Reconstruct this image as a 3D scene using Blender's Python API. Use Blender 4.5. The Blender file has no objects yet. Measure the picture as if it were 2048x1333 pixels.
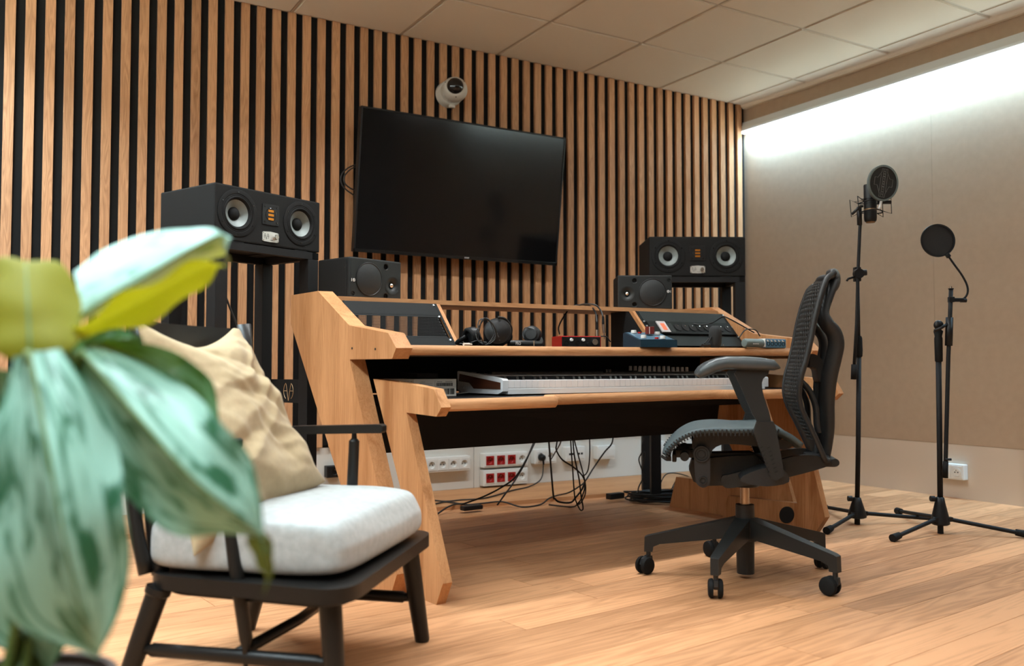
import bpy, bmesh, math, random
from mathutils import Vector, Matrix, Euler
random.seed(7)
PI = math.pi
sc = bpy.context.scene
col = sc.collection
# ---------------------------------------------------------------- camera, world, exposure
cam = bpy.data.cameras.new('camera'); co = bpy.data.objects.new('camera', cam); col.objects.link(co)
co.location = (-4.4387, -4.4079, 0.6973)
co.rotation_euler = (Matrix.Rotation(-0.531711, 3, 'Z') @ Matrix.Rotation(1.610046, 3, 'X') @ Matrix.Rotation(-0.001066, 3, 'Y')).to_euler()
cam.sensor_width = 36; cam.lens = 1772.09 / 2048 * 36
cam.clip_start = 0.05
cam.dof.use_dof = True; cam.dof.focus_distance = 3.35; cam.dof.aperture_fstop = 2.5
sc.camera = co
w = bpy.data.worlds.new('world'); sc.world = w; w.use_nodes = True
w.node_tree.nodes['Background'].inputs[0].default_value = (0.9, 0.95, 1.0, 1)
w.node_tree.nodes['Background'].inputs[1].default_value = 0.02
vs = sc.view_settings
vs.view_transform = 'Standard'; vs.look = 'None'; vs.gamma = 1; vs.use_curve_mapping = False
vs.exposure = 0.0
sc.cycles.max_bounces = 10; sc.cycles.diffuse_bounces = 6
XR, HC, XL, YF = 0.0377, 2.515, -4.75, -6.6      # right wall, ceiling height, left wall, wall behind the camera
def area(name, loc, size, power, color, rot=(0, 0, 0), spread=PI):
    l = bpy.data.lights.new(name, 'AREA'); l.shape = 'RECTANGLE'; l.size, l.size_y = size
    l.energy = power; l.color = color; l.spread = spread
    o = bpy.data.objects.new(name, l); o.location = loc; o.rotation_euler = rot; col.objects.link(o); return o
COOL = (0.46, 0.76, 1.0); NEUT = (0.94, 0.985, 1.0)
area('led_light_right', (0.001, -2.4, 2.309), (0.016, 4.7), 130, COOL, (0, math.radians(-28), 0), math.radians(160))
area('led_light_left', (XL + 0.035, -2.4, 2.311), (0.018, 4.7), 170, (0.75, 0.92, 1.0), (0, math.radians(16), 0), math.radians(160))
area('ceiling_light_desk', (-2.75, -1.62, 2.488), (2.1, 0.05), 40, NEUT, spread=math.radians(145))
area('ceiling_light_front', (-2.9, -3.35, 2.488), (2.3, 0.09), 14, NEUT, spread=math.radians(125))
area('ceiling_light_back', (-2.6, -5.7, 2.488), (2.3, 0.09), 3, NEUT, spread=math.radians(125))

# ---------------------------------------------------------------- helpers
def new(name, me, parent=None, mat=None):
    o = bpy.data.objects.new(name, me); col.objects.link(o)
    if parent: o.parent = parent
    if mat and me is not None and hasattr(me, 'materials') and not me.materials: me.materials.append(mat)
    return o
def tag(o, label, cat, group=None, kind=None):
    o['label'] = label; o['category'] = cat
    if group: o['group'] = group
    if kind: o['kind'] = kind
    return o
def struct(o, label, cat): return tag(o, label, cat, None, 'structure')
def thing(name, label, cat, loc=(0, 0, 0), rz=0, group=None):
    o = bpy.data.objects.new(name, None); col.objects.link(o); o.empty_display_size = .05
    o.location = loc; o.rotation_euler = (0, 0, rz); return tag(o, label, cat, group)
class MB:
    """collects shapes and links them as one mesh object"""
    def __init__(s): s.bm = bmesh.new()
    def box(s, c, d, rot=None, bev=0):
        r = bmesh.ops.create_cube(s.bm, size=1)
        M = Matrix.Translation(c) @ (rot.to_4x4() if rot else Matrix()) @ Matrix.Diagonal((d[0], d[1], d[2], 1))
        bmesh.ops.transform(s.bm, matrix=M, verts=r['verts'])
        if bev:
            es = list({e for v in r['verts'] for e in v.link_edges})
            bmesh.ops.bevel(s.bm, geom=es, offset=bev, segments=2, affect='EDGES', profile=.6)
        return s
    def b2(s, a, b, bev=0):
        return s.box([(x + y) / 2 for x, y in zip(a, b)], [abs(y - x) for x, y in zip(a, b)], None, bev)
    def cyl(s, p0, p1, r0, r1=None, seg=16, cap=True):
        p0, p1 = Vector(p0), Vector(p1); r1 = r0 if r1 is None else r1; d = p1 - p0
        q = Vector((0, 0, 1)).rotation_difference(d.normalized()) if d.length else Matrix().to_quaternion()
        r = bmesh.ops.create_cone(s.bm, cap_ends=cap, segments=seg, radius1=r0, radius2=r1, depth=d.length)
        bmesh.ops.transform(s.bm, matrix=Matrix.Translation((p0 + p1) / 2) @ q.to_matrix().to_4x4(), verts=r['verts']); return s
    def sph(s, c, r, sx=1, sy=1, sz=1, seg=16, rot=None):
        k = bmesh.ops.create_uvsphere(s.bm, u_segments=seg, v_segments=max(6, seg // 2), radius=r)
        bmesh.ops.transform(s.bm, matrix=Matrix.Translation(c) @ (rot.to_4x4() if rot else Matrix()) @ Matrix.Diagonal((sx, sy, sz, 1)), verts=k['verts']); return s
    def tube(s, pts, r, seg=8, closed=False, sx=1.0):
        P = [Vector(p) for p in pts]; n = len(P); rings = []; R = r if isinstance(r, (list, tuple)) else [r] * n
        up = None
        for i in range(n):
            if closed: t = (P[(i + 1) % n] - P[i - 1]).normalized()
            else: t = (P[min(i + 1, n - 1)] - P[max(i - 1, 0)]).normalized()
            if up is None:
                up = Vector((0, 0, 1)) if abs(t.z) < .9 else Vector((0, 1, 0))
            a = t.cross(up)
            if a.length < 1e-4: a = t.orthogonal()
            a.normalize(); b = a.cross(t).normalized(); up = b
            rings.append([s.bm.verts.new(P[i] + (a * math.cos(2 * PI * k / seg) * sx + b * math.sin(2 * PI * k / seg)) * R[i]) for k in range(seg)])
        m = n if closed else n - 1
        for i in range(m):
            A, B = rings[i], rings[(i + 1) % n]
            for k in range(seg): s.bm.faces.new((A[k], A[(k + 1) % seg], B[(k + 1) % seg], B[k]))
        if not closed:
            s.bm.faces.new(rings[0][::-1]); s.bm.faces.new(rings[-1])
        return s
    def prism(s, poly, a, b, axis='x'):
        """poly of 2D points, extruded from a to b along axis; x: (y,z)  y: (x,z)  z: (x,y)"""
        f = {'x': lambda p, t: (t, p[0], p[1]), 'y': lambda p, t: (p[0], t, p[1]), 'z': lambda p, t: (p[0], p[1], t)}[axis]
        A = [s.bm.verts.new(f(p, a)) for p in poly]; B = [s.bm.verts.new(f(p, b)) for p in poly]; n = len(poly)
        s.bm.faces.new(A[::-1]); s.bm.faces.new(B)
        for i in range(n): s.bm.faces.new((A[i], A[(i + 1) % n], B[(i + 1) % n], B[i]))
        return s
    def lathe(s, prof, M=None, seg=24):
        """profile of (r,z) turned about z, then placed by M"""
        M = M or Matrix(); rings = []
        for r, z in prof:
            if r < 1e-6: rings.append([s.bm.verts.new(M @ Vector((0, 0, z)))])
            else: rings.append([s.bm.verts.new(M @ Vector((r * math.cos(2 * PI * k / seg), r * math.sin(2 * PI * k / seg), z))) for k in range(seg)])
        for A, B in zip(rings, rings[1:]):
            for k in range(seg):
                a = [A[0]] if len(A) == 1 else [A[k], A[(k + 1) % seg]]
                b = [B[0]] if len(B) == 1 else [B[(k + 1) % seg], B[k]]
                if len(a) + len(b) > 2: s.bm.faces.new(a + b)
        return s
    def grid(s, fn, nu, nv, closeu=False):
        V = [[s.bm.verts.new(fn(i / nu, j / nv)) for j in range(nv + 1)] for i in range(nu + (0 if closeu else 1))]
        n = len(V)
        for i in range(nu):
            for j in range(nv):
                A, B = V[i], V[(i + 1) % n]
                s.bm.faces.new((A[j], B[j], B[j + 1], A[j + 1]))
        return s
    def warp(s, f):
        for v in s.bm.verts: v.co = f(v.co)
        return s
    def bevel(s, w, seg=2, ang=.5):
        es = [e for e in s.bm.edges if len(e.link_faces) == 2 and e.calc_face_angle(0) > ang]
        bmesh.ops.bevel(s.bm, geom=es, offset=w, segments=seg, affect='EDGES', profile=.6, clamp_overlap=True); return s
    def build(s, name, mat, parent=None, smooth=False, ang=None):
        bmesh.ops.recalc_face_normals(s.bm, faces=s.bm.faces)
        me = bpy.data.meshes.new(name); s.bm.to_mesh(me); s.bm.free()
        if smooth:
            me.polygons.foreach_set('use_smooth', [True] * len(me.polygons))
            if ang is not None and hasattr(me, 'set_sharp_from_angle'): me.set_sharp_from_angle(angle=ang)
        return new(name, me, parent, mat)
def perforated(fn, nu, nv, hole, skip=None):
    """a sheet fn(u,v) of hexagon cells with real holes; hole(u,v) = opening 0..1"""
    mb = MB(); bm = mb.bm; cache = {}
    def V(u, v):
        k = (round(u, 5), round(v, 5))
        if k not in cache: cache[k] = bm.verts.new(fn(u, v))
        return cache[k]
    du, dv = 1 / nu, 1 / nv
    for j in range(nv):
        for i in range(nu):
            cu = (i + (.5 if j % 2 == 0 else 1.0)) * du; cv = (j + .5) * dv
            if cu + du / 2 > 1.0001: continue
            h = [(0, .6667), (.5, .3333), (.5, -.3333), (0, -.6667), (-.5, -.3333), (-.5, .3333)]
            O = [(cu + a * du, min(1, max(0, cv + b * dv))) for a, b in h]
            k = hole(cu, cv)
            out = [V(*p) for p in O]
            if k <= 0.01: bm.faces.new(out); continue
            inn = [bm.verts.new(fn(cu + (p[0] - cu) * k, cv + (p[1] - cv) * k)) for p in O]
            for a in range(6): bm.faces.new((out[a], out[(a + 1) % 6], inn[(a + 1) % 6], inn[a]))
    return mb
def solidify(o, t, off=0):
    m = o.modifiers.new('thickness', 'SOLIDIFY'); m.thickness = t; m.offset = off; return o
def subsurf(o, n=2):
    m = o.modifiers.new('smooth', 'SUBSURF'); m.levels = n; m.render_levels = n; return o
def carve(o, wells):
    """cuts round wells (matrix, radius, depth behind local z=0) into a mesh"""
    mb = MB()
    for Mx, r, d in wells: mb.lathe([(0, -d), (r, -d), (r, .02), (0, .02)], Mx, 32)
    c = mb.build('cutter', M['dark']); m = o.modifiers.new('wells', 'BOOLEAN'); m.operation = 'DIFFERENCE'; m.object = c; m.solver = 'EXACT'
    p = o.parent; o.parent = None
    bpy.context.view_layer.update()
    me = bpy.data.meshes.new_from_object(o.evaluated_get(bpy.context.evaluated_depsgraph_get()))
    o.modifiers.clear(); old = o.data; nm = old.name; o.data = me; bpy.data.meshes.remove(old); me.name = nm; o.parent = p
    cm = c.data; bpy.data.objects.remove(c); bpy.data.meshes.remove(cm); return o
def copy_tree(o, parent=None):
    c = o.copy(); col.objects.link(c)
    if parent: c.parent = parent
    for ch in list(o.children): copy_tree(ch, c)
    return c
def text(name, body, size, mat, parent, loc, rot, align='CENTER', depth=.0004):
    cu = bpy.data.curves.new(name, 'FONT'); cu.body = body; cu.size = size; cu.extrude = depth / 2
    cu.align_x = align; cu.align_y = 'CENTER'; cu.materials.append(mat); cu.resolution_u = 2
    c = bpy.data.objects.new(name, cu); me = bpy.data.meshes.new_from_object(c); bpy.data.objects.remove(c); bpy.data.curves.remove(cu)
    me.name = name; o = new(name, me, parent); o.location = loc; o.rotation_euler = rot; return o
def smoothline(pts, n=6):
    """Catmull-Rom through the points"""
    P = [Vector(p) for p in pts]; P = [P[0] * 2 - P[1]] + P + [P[-1] * 2 - P[-2]]; out = []
    for i in range(1, len(P) - 2):
        a, b, c, d = P[i - 1:i + 3]
        for k in range(n):
            t = k / n
            out.append(.5 * ((2 * b) + (c - a) * t + (2 * a - 5 * b + 4 * c - d) * t * t + (3 * b - a - 3 * c + d) * t ** 3))
    out.append(P[-2]); return out
def roundpoly(poly, r, n=6):
    out = []; N = len(poly)
    for i in range(N):
        a, b, c = Vector(poly[i - 1]), Vector(poly[i]), Vector(poly[(i + 1) % N])
        p, q = b + (a - b).normalized() * r, b + (c - b).normalized() * r
        for k in range(n + 1):
            t = k / n; v = p * (1 - t) ** 2 + b * 2 * t * (1 - t) + q * t * t; out.append((v.x, v.y))
    return out
def smooth2(poly, n=4):
    """closed 2D outline, rounded"""
    P = [Vector((p[0], p[1], 0)) for p in poly]; N = len(P); out = []
    for i in range(N):
        a, b, c, d = P[i - 1], P[i], P[(i + 1) % N], P[(i + 2) % N]
        for k in range(n):
            t = k / n
            q = .5 * ((2 * b) + (c - a) * t + (2 * a - 5 * b + 4 * c - d) * t * t + (3 * b - a - 3 * c + d) * t ** 3)
            out.append((q.x, q.y))
    return out

# ---------------------------------------------------------------- materials
def nodes(name):
    m = bpy.data.materials.new(name); m.use_nodes = True; nt = m.node_tree
    return m, nt, nt.nodes['Principled BSDF']
def N(nt, t, **k):
    n = nt.nodes.new(t)
    for a, b in k.items(): setattr(n, a, b)
    return n
def plain(name, c, rough=.5, metal=0, bump=0, bscale=300, spec=.5, var=0, coat=0):
    m, nt, b = nodes(name); L = nt.links
    b.inputs['Base Color'].default_value = (*c, 1); b.inputs['Roughness'].default_value = rough
    b.inputs['Metallic'].default_value = metal; b.inputs['Specular IOR Level'].default_value = spec
    b.inputs['Coat Weight'].default_value = coat
    tc = N(nt, 'ShaderNodeTexCoord')
    nz = N(nt, 'ShaderNodeTexNoise'); nz.inputs['Scale'].default_value = bscale; nz.inputs['Detail'].default_value = 3
    L.new(tc.outputs['Object'], nz.inputs['Vector'])
    if bump:
        bp = N(nt, 'ShaderNodeBump'); bp.inputs['Strength'].default_value = bump; bp.inputs['Distance'].default_value = .001
        L.new(nz.outputs['Fac'], bp.inputs['Height']); L.new(bp.outputs['Normal'], b.inputs['Normal'])
    if var:
        n2 = N(nt, 'ShaderNodeTexNoise'); n2.inputs['Scale'].default_value = bscale * .1; n2.inputs['Detail'].default_value = 5
        L.new(tc.outputs['Object'], n2.inputs['Vector'])
        r = N(nt, 'ShaderNodeValToRGB'); r.color_ramp.elements[0].position = .3; r.color_ramp.elements[1].position = .7
        r.color_ramp.elements[0].color = (*[x * (1 - var) for x in c], 1); r.color_ramp.elements[1].color = (*[min(1, x * (1 + var)) for x in c], 1)
        L.new(n2.outputs['Fac'], r.inputs['Fac']); L.new(r.outputs['Color'], b.inputs['Base Color'])
    return m
def wood(name, dark, light, axis='z', scale=1.0, rough=.45, objvar=.12, knots=True, streak=1.0, spec=.35):
    """long-grained wood; each object takes its own offset and tone"""
    m, nt, b = nodes(name); L = nt.links
    tc = N(nt, 'ShaderNodeTexCoord'); oi = N(nt, 'ShaderNodeObjectInfo')
    mul = N(nt, 'ShaderNodeVectorMath', operation='SCALE'); mul.inputs['Scale'].default_value = 37.0
    cmb = N(nt, 'ShaderNodeCombineXYZ'); L.new(oi.outputs['Random'], cmb.inputs[0]); L.new(oi.outputs['Random'], cmb.inputs[1]); L.new(oi.outputs['Random'], cmb.inputs[2])
    L.new(cmb.outputs[0], mul.inputs[0])
    add = N(nt, 'ShaderNodeVectorMath', operation='ADD'); L.new(tc.outputs['Object'], add.inputs[0]); L.new(mul.outputs[0], add.inputs[1])
    def mapped(sl, ss):
        mp = N(nt, 'ShaderNodeMapping'); v = [ss * scale] * 3; v['xyz'.index(axis)] = sl * scale
        mp.inputs['Scale'].default_value = v; L.new(add.outputs[0], mp.inputs['Vector']); return mp
    # cathedral figure: distorted bands
    mp = mapped(.55, 7)
    n1 = N(nt, 'ShaderNodeTexNoise'); n1.inputs['Scale'].default_value = 2.2; n1.inputs['Detail'].default_value = 2; n1.inputs['Distortion'].default_value = .4
    L.new(mp.outputs[0], n1.inputs['Vector'])
    k = N(nt, 'ShaderNodeMath', operation='MULTIPLY'); k.inputs[1].default_value = 11; L.new(n1.outputs['Fac'], k.inputs[0])
    fr = N(nt, 'ShaderNodeMath', operation='PINGPONG'); fr.inputs[1].default_value = .5; L.new(k.outputs[0], fr.inputs[0])
    # fine pores
    mp2 = mapped(3, 95)
    n2 = N(nt, 'ShaderNodeTexNoise'); n2.inputs['Scale'].default_value = 3; n2.inputs['Detail'].default_value = 4; n2.inputs['Roughness'].default_value = .7
    L.new(mp2.outputs[0], n2.inputs['Vector'])
    # broad tone
    mp3 = mapped(.5, 5)
    n3 = N(nt, 'ShaderNodeTexNoise'); n3.inputs['Scale'].default_value = 1.5; n3.inputs['Detail'].default_value = 3
    L.new(mp3.outputs[0], n3.inputs['Vector'])
    def mad(a, f, c=None):
        x = N(nt, 'ShaderNodeMath', operation='MULTIPLY_ADD'); L.new(a, x.inputs[0]); x.inputs[1].default_value = f
        if c is None: x.inputs[2].default_value = 0
        else: L.new(c, x.inputs[2])
        return x.outputs[0]
    s = mad(fr.outputs[0], .55 * streak); s = mad(n2.outputs['Fac'], .55, s); s = mad(n3.outputs['Fac'], .75, s)
    s = mad(oi.outputs['Random'], objvar, s)
    if not knots:
        mp4 = mapped(.45, 9); n4 = N(nt, 'ShaderNodeTexNoise'); n4.inputs['Scale'].default_value = 1.6; n4.inputs['Detail'].default_value = 4; n4.inputs['Distortion'].default_value = .6
        L.new(mp4.outputs[0], n4.inputs['Vector'])
        m4 = N(nt, 'ShaderNodeMapRange'); L.new(n4.outputs['Fac'], m4.inputs[0]); m4.inputs[1].default_value = .57; m4.inputs[2].default_value = .72; m4.inputs[3].default_value = 0; m4.inputs[4].default_value = -.27
        s = mad(m4.outputs[0], 1.0, s)
    r = N(nt, 'ShaderNodeValToRGB'); r.color_ramp.elements[0].position = .45; r.color_ramp.elements[1].position = 1.12
    r.color_ramp.elements[1].position = 1.0
    r.color_ramp.elements[0].color = (*dark, 1); r.color_ramp.elements[1].color = (*light, 1)
    L.new(s, r.inputs['Fac'])
    hs = N(nt, 'ShaderNodeHueSaturation'); L.new(r.outputs['Color'], hs.inputs['Color'])
    vr = N(nt, 'ShaderNodeMapRange'); L.new(oi.outputs['Random'], vr.inputs[0]); vr.inputs[3].default_value = 1 - objvar; vr.inputs[4].default_value = 1 + objvar
    L.new(vr.outputs[0], hs.inputs['Value'])
    L.new(hs.outputs[0], b.inputs['Base Color'])
    b.inputs['Roughness'].default_value = rough; b.inputs['Specular IOR Level'].default_value = spec
    bp = N(nt, 'ShaderNodeBump'); bp.inputs['Strength'].default_value = .12; bp.inputs['Distance'].default_value = .001
    L.new(n2.outputs['Fac'], bp.inputs['Height']); L.new(bp.outputs['Normal'], b.inputs['Normal'])
    return m
def emit(name, c, s):
    m = bpy.data.materials.new(name); m.use_nodes = True; nt = m.node_tree; nt.nodes.clear()
    e = N(nt, 'ShaderNodeEmission'); e.inputs[0].default_value = (*c, 1); e.inputs[1].default_value = s
    o = N(nt, 'ShaderNodeOutputMaterial'); nt.links.new(e.outputs[0], o.inputs[0]); return m
def cloth(name, c, weave=900, var=.12, bump=.4, wrinkle=0, wscale=3, wstretch=(1, 1, 1), rough=.95, sheen=.2):
    m, nt, b = nodes(name); L = nt.links
    tc = N(nt, 'ShaderNodeTexCoord')
    n1 = N(nt, 'ShaderNodeTexNoise'); n1.inputs['Scale'].default_value = weave; n1.inputs['Detail'].default_value = 2; L.new(tc.outputs['Object'], n1.inputs['Vector'])
    n2 = N(nt, 'ShaderNodeTexNoise'); n2.inputs['Scale'].default_value = weave * .05; n2.inputs['Detail'].default_value = 4; L.new(tc.outputs['Object'], n2.inputs['Vector'])
    mx = N(nt, 'ShaderNodeMath', operation='ADD'); L.new(n1.outputs['Fac'], mx.inputs[0]); L.new(n2.outputs['Fac'], mx.inputs[1])
    r = N(nt, 'ShaderNodeValToRGB'); e = r.color_ramp.elements; e[0].position = .35; e[1].position = .65
    e[0].color = (*[x * (1 - var) for x in c], 1); e[1].color = (*[min(1, x * (1 + var)) for x in c], 1)
    dv = N(nt, 'ShaderNodeMath', operation='MULTIPLY'); dv.inputs[1].default_value = .5; L.new(mx.outputs[0], dv.inputs[0])
    L.new(dv.outputs[0], r.inputs['Fac']); L.new(r.outputs['Color'], b.inputs['Base Color'])
    b.inputs['Roughness'].default_value = rough; b.inputs['Sheen Weight'].default_value = sheen; b.inputs['Specular IOR Level'].default_value = .15
    bp = N(nt, 'ShaderNodeBump'); bp.inputs['Strength'].default_value = bump; bp.inputs['Distance'].default_value = .0008
    L.new(n1.outputs['Fac'], bp.inputs['Height'])
    if wrinkle:
        mp = N(nt, 'ShaderNodeMapping'); mp.inputs['Scale'].default_value = wstretch; L.new(tc.outputs['Object'], mp.inputs['Vector'])
        n3 = N(nt, 'ShaderNodeTexNoise'); n3.inputs['Scale'].default_value = wscale; n3.inputs['Detail'].default_value = 3; n3.inputs['Distortion'].default_value = 1.2
        L.new(mp.outputs[0], n3.inputs['Vector'])
        b2 = N(nt, 'ShaderNodeBump'); b2.inputs['Strength'].default_value = wrinkle; b2.inputs['Distance'].default_value = .02
        L.new(n3.outputs['Fac'], b2.inputs['Height']); L.new(bp.outputs['Normal'], b2.inputs['Normal']); L.new(b2.outputs['Normal'], b.inputs['Normal'])
    else: L.new(bp.outputs['Normal'], b.inputs['Normal'])
    return m
M = {}
M['slat'] = wood('oak_slat', (.28, .125, .052), (.56, .295, .145), 'z', 1.6, .5, .08)
M['desk'] = wood('desk_oak', (.30, .125, .045), (.58, .30, .135), 'z', 1.3, .6, .02, streak=.35, spec=.2, knots=False)
M['deskx'] = wood('desk_oak_edge', (.33, .145, .058), (.60, .32, .15), 'x', 1.2, .55, .02, streak=.5, spec=.25)
M['floor'] = wood('oak_floor', (.29, .125, .050), (.62, .315, .155), 'x', .8, .42, .14, spec=.4)
M['plate'] = plain('white_plastic', (.72, .74, .72), .35)
M['panelw'] = plain('white_laminate', (.66, .66, .62), .5, bump=.05)
M['panelr'] = plain('beige_laminate', (.60, .52, .43), .6, bump=.05)
M['felt'] = plain('black_felt', (.012, .012, .012), .95, bump=.5, bscale=900, spec=.1)
M['tile'] = plain('ceiling_tile', (.68, .62, .52), .9, bump=.4, bscale=500, spec=.1)
M['tbar'] = plain('grid_rail_paint', (.50, .45, .37), .6)
M['fabric'] = cloth('wall_fabric', (.40, .295, .205), 500, .05, .2, .06, 1.3, (1, 1.0, 3.2), sheen=.1)
M['wallp'] = plain('side_wall_paint', (.16, .14, .12), .9)
M['walll'] = plain('left_wall_fabric', (.50, .46, .40), .9)
M['alu'] = plain('led_profile', (.70, .74, .74), .6, 0)
M['led'] = emit('led_diffuser', (.78, .93, 1.0), 9)
M['lamp'] = emit('ceiling_lamp_diffuser', (1, .95, .88), 6)
M['blackmetal'] = plain('black_powder_metal', (.007, .007, .0075), .6, spec=.25, bump=.3, bscale=1500)
M['blackplastic'] = plain('black_plastic', (.007, .007, .0075), .42, spec=.3, bump=.15, bscale=900)
M['blackgloss'] = plain('black_gloss', (.01, .01, .01), .12)
M['rubber'] = plain('black_rubber', (.007, .007, .007), .75, spec=.2)
M['cable'] = plain('cable_black', (.010, .010, .010), .55)
M['metal'] = plain('bright_metal', (.62, .60, .56), .25, 1)
M['chrome'] = plain('chrome', (.75, .72, .68), .12, 1)
M['dark'] = plain('dark_hole', (.004, .004, .004), .9)

# ---------------------------------------------------------------- room
SILL = .2875
# floor with single oak boards
DO = Vector((-3.369, -1.863, 0)); TH = math.radians(6.7)
CU, CV = math.cos(TH), math.sin(TH)
def D2(u, v): return (DO.x + u * CU - v * CV, DO.y + u * CV + v * CU)
def U2(x, y): x -= DO.x; y -= DO.y; return (x * CU + y * CV, -x * CV + y * CU)
fl = MB().b2((XL, YF, -.06), (XR + .02, .05, -.006)).build('floor', M['dark']); struct(fl, 'oak plank floor of long narrow boards', 'floor')
def clip(poly, x0, x1, y0, y1):
    def cl(P, f, g):
        out = []
        for i in range(len(P)):
            a, b = P[i], P[(i + 1) % len(P)]
            if f(b):
                if not f(a): out.append(g(a, b))
                out.append(b)
            elif f(a): out.append(g(a, b))
        return out
    def ix(c): return lambda a, b: (c, a[1] + (b[1] - a[1]) * (c - a[0]) / (b[0] - a[0]))
    def iy(c): return lambda a, b: (a[0] + (b[0] - a[0]) * (c - a[1]) / (b[1] - a[1]), c)
    for f, g in ((lambda p: p[0] >= x0, ix(x0)), (lambda p: p[0] <= x1, ix(x1)), (lambda p: p[1] >= y0, iy(y0)), (lambda p: p[1] <= y1, iy(y1))):
        poly = cl(poly, f, g) if poly else poly
    return poly
PW = .1225
rnd = random.Random(11)
for j in range(-40, 24):
    v1 = -.403 + PW * (j + 1); v0 = v1 - PW
    u = -2.9 + rnd.uniform(0, 1.2)
    cuts = [u]
    while u < 5.4: u += rnd.choice([1.2, 1.5, 1.8, 2.1]); cuts.append(u)
    if j == -1: cuts = [-3.0, -1.4, .114, 1.36, 3.0, 4.6]
    for a, b in zip(cuts, cuts[1:]):
        g = .0009
        poly = clip([D2(a + g, v0 + g), D2(b - g, v0 + g), D2(b - g, v1 - g), D2(a + g, v1 - g)], XL, XR + .02, YF, .03)
        if len(poly) < 3: continue
        loc = [U2(*p) for p in poly]
        o = MB().prism([(p[0] - a, p[1] - v0) for p in loc], -.006, 0, 'z').build('plank', M['floor'])
        x, y = D2(a, v0); o.location = (x, y, 0); o.rotation_euler = (0, 0, TH)
        o.parent = fl
# low oak plinth along the slatted wall
pl = MB().prism([(XL + .002, .03), (XL + .002, -.48), (-2.57, -.485), (-1.32, -.535), (XR - .002, -.56), (XR - .002, .03)], 0, .02, 'z').bevel(.002).build('trim_1', M['deskx'])
struct(pl, 'low oak plinth board lying along the foot of the slatted wall', 'plinth')
# back wall: black felt, oak slats, white lower panels
wb = MB().b2((XL - .1, .031, -.06), (XR + .12, .16, HC + .15)).b2((XL, .019, SILL + .01), (XR, .032, HC)).build('wall_back', M['felt']); struct(wb, 'black felt wall with vertical oak slats and white foot panels', 'wall')
sm = MB().box((0, 0, 0), (.041, .019, HC - SILL - .004), None, .0012)
s0 = None
for i in range(-4, 57):
    x = .078 * (i - 56) - .0205
    if s0 is None: s0 = sm.build('slat', M['slat'], wb); o = s0
    else: o = s0.copy(); col.objects.link(o)
    o.location = (x, .0095, (HC + SILL) / 2 - .002 + .002)
xs = [XL + .005, -3.32, -2.0725, -.826, XR]
for a, b in zip(xs, xs[1:]):
    MB().b2((a + .001, .0285, .0205), (b - .001, .0312, SILL - .002)).bevel(.0008, 1).build('lower_panel', M['panelw'], wb)
# right wall
wr = MB().b2((XR + .012, YF - .1, -.06), (XR + .15, .031, HC + .15)).build('wall_right', M['panelr']); struct(wr, 'wall stretched with beige fabric above a pale foot panel', 'wall')
ys = [.03, -1.395, -2.80, -4.2, -5.6, YF]
for a, b in zip(ys, ys[1:]):
    MB().b2((XR, b + .0003, SILL), (XR + .0125, a - .0003, 2.32)).bevel(.0006, 1).build('fabric_panel', M['fabric'], wr)
MB().b2((XR + .004, YF, 0), (XR + .0125, .03, SILL - .001)).build('lower_panel', M['panelr'], wr)
MB().b2((XR - .001, YF, 2.395), (XR + .0125, .03, HC)).build('upper_panel', M['fabric'], wr)
lp = thing('led_profile', 'glowing cool white LED strip running along the beige fabric wall', 'light strip', (XR, -3.2, 2.317))
MB().prism([(-.001, 0), (-.001, .075), (-.018, .075), (-.034, .028), (-.034, 0)], -3.36, 3.21, 'y').build('housing', M['alu'], lp)
MB().prism([(-.0345, .001), (-.004, -.002), (-.004, -.0045), (-.036, -.003), (-.0365, .009), (-.0345, .009)], -3.36, 3.205, 'y').build('diffuser', M['led'], lp)
# left wall and the wall behind the camera
wl = MB().b2((XL - .12, YF - .1, -.06), (XL, .031, HC + .15)).build('wall_left', M['walll']); struct(wl, 'plain beige wall left of the slatted wall', 'wall')
lq = thing('led_profile', 'glowing cool white LED strip on the plain left wall, outside the picture', 'light strip', (XL, -3.2, 2.317))
MB().prism([(.001, 0), (.001, .075), (.018, .075), (.034, .028), (.034, 0)], -3.36, 3.21, 'y').build('housing', M['alu'], lq)
MB().prism([(.0345, .001), (.004, -.002), (.004, -.0045), (.036, -.003), (.0365, .009), (.0345, .009)], -3.36, 3.205, 'y').build('diffuser', M['led'], lq)
wf = MB().b2((XL - .12, YF - .12, -.06), (XR + .15, YF, HC + .15)).build('wall_front', M['wallp']); struct(wf, 'plain wall behind the viewpoint', 'wall')
# ceiling: tegular tiles in a grid
ce = MB().b2((XL - .1, YF - .1, HC + .001), (XR + .1, .1, HC + .1)).build('ceiling', M['tbar']); struct(ce, 'suspended ceiling of beige mineral tiles', 'ceiling')
T = .6024; gx = [-.1349 - T * k for k in range(8)]; gy = [-.5755 - T * k for k in range(10)]
gx = [XR - .012] + gx + [XL]; gy = [.0] + gy + [YF]
tm = {}
for a, b in zip(gx, gx[1:]):
    for c, d in zip(gy, gy[1:]):
        W_, H_ = abs(b - a) - .018, abs(d - c) - .018
        if W_ < .05 or H_ < .03: continue
        if a > -.02: W_ = abs(b - a) - .012
        k = (round(W_, 3), round(H_, 3))
        if k not in tm:
            t = MB().box((0, 0, 0), (W_, H_, .014))
            es = [e for e in t.bm.edges if all(v.co.z < 0 for v in e.verts)]
            bmesh.ops.bevel(t.bm, geom=es, offset=.004, segments=2, affect='EDGES')
            o = t.build('ceiling_tile', M['tile'], ce); tm[k] = o
        else: o = tm[k].copy(); col.objects.link(o)
        o.location = ((a + b) / 2, (c + d) / 2, HC - .002)
gr = MB()
for x in gx[1:-1]: gr.b2((x - .006, YF, HC - .004), (x + .006, 0, HC + .001))
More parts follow.
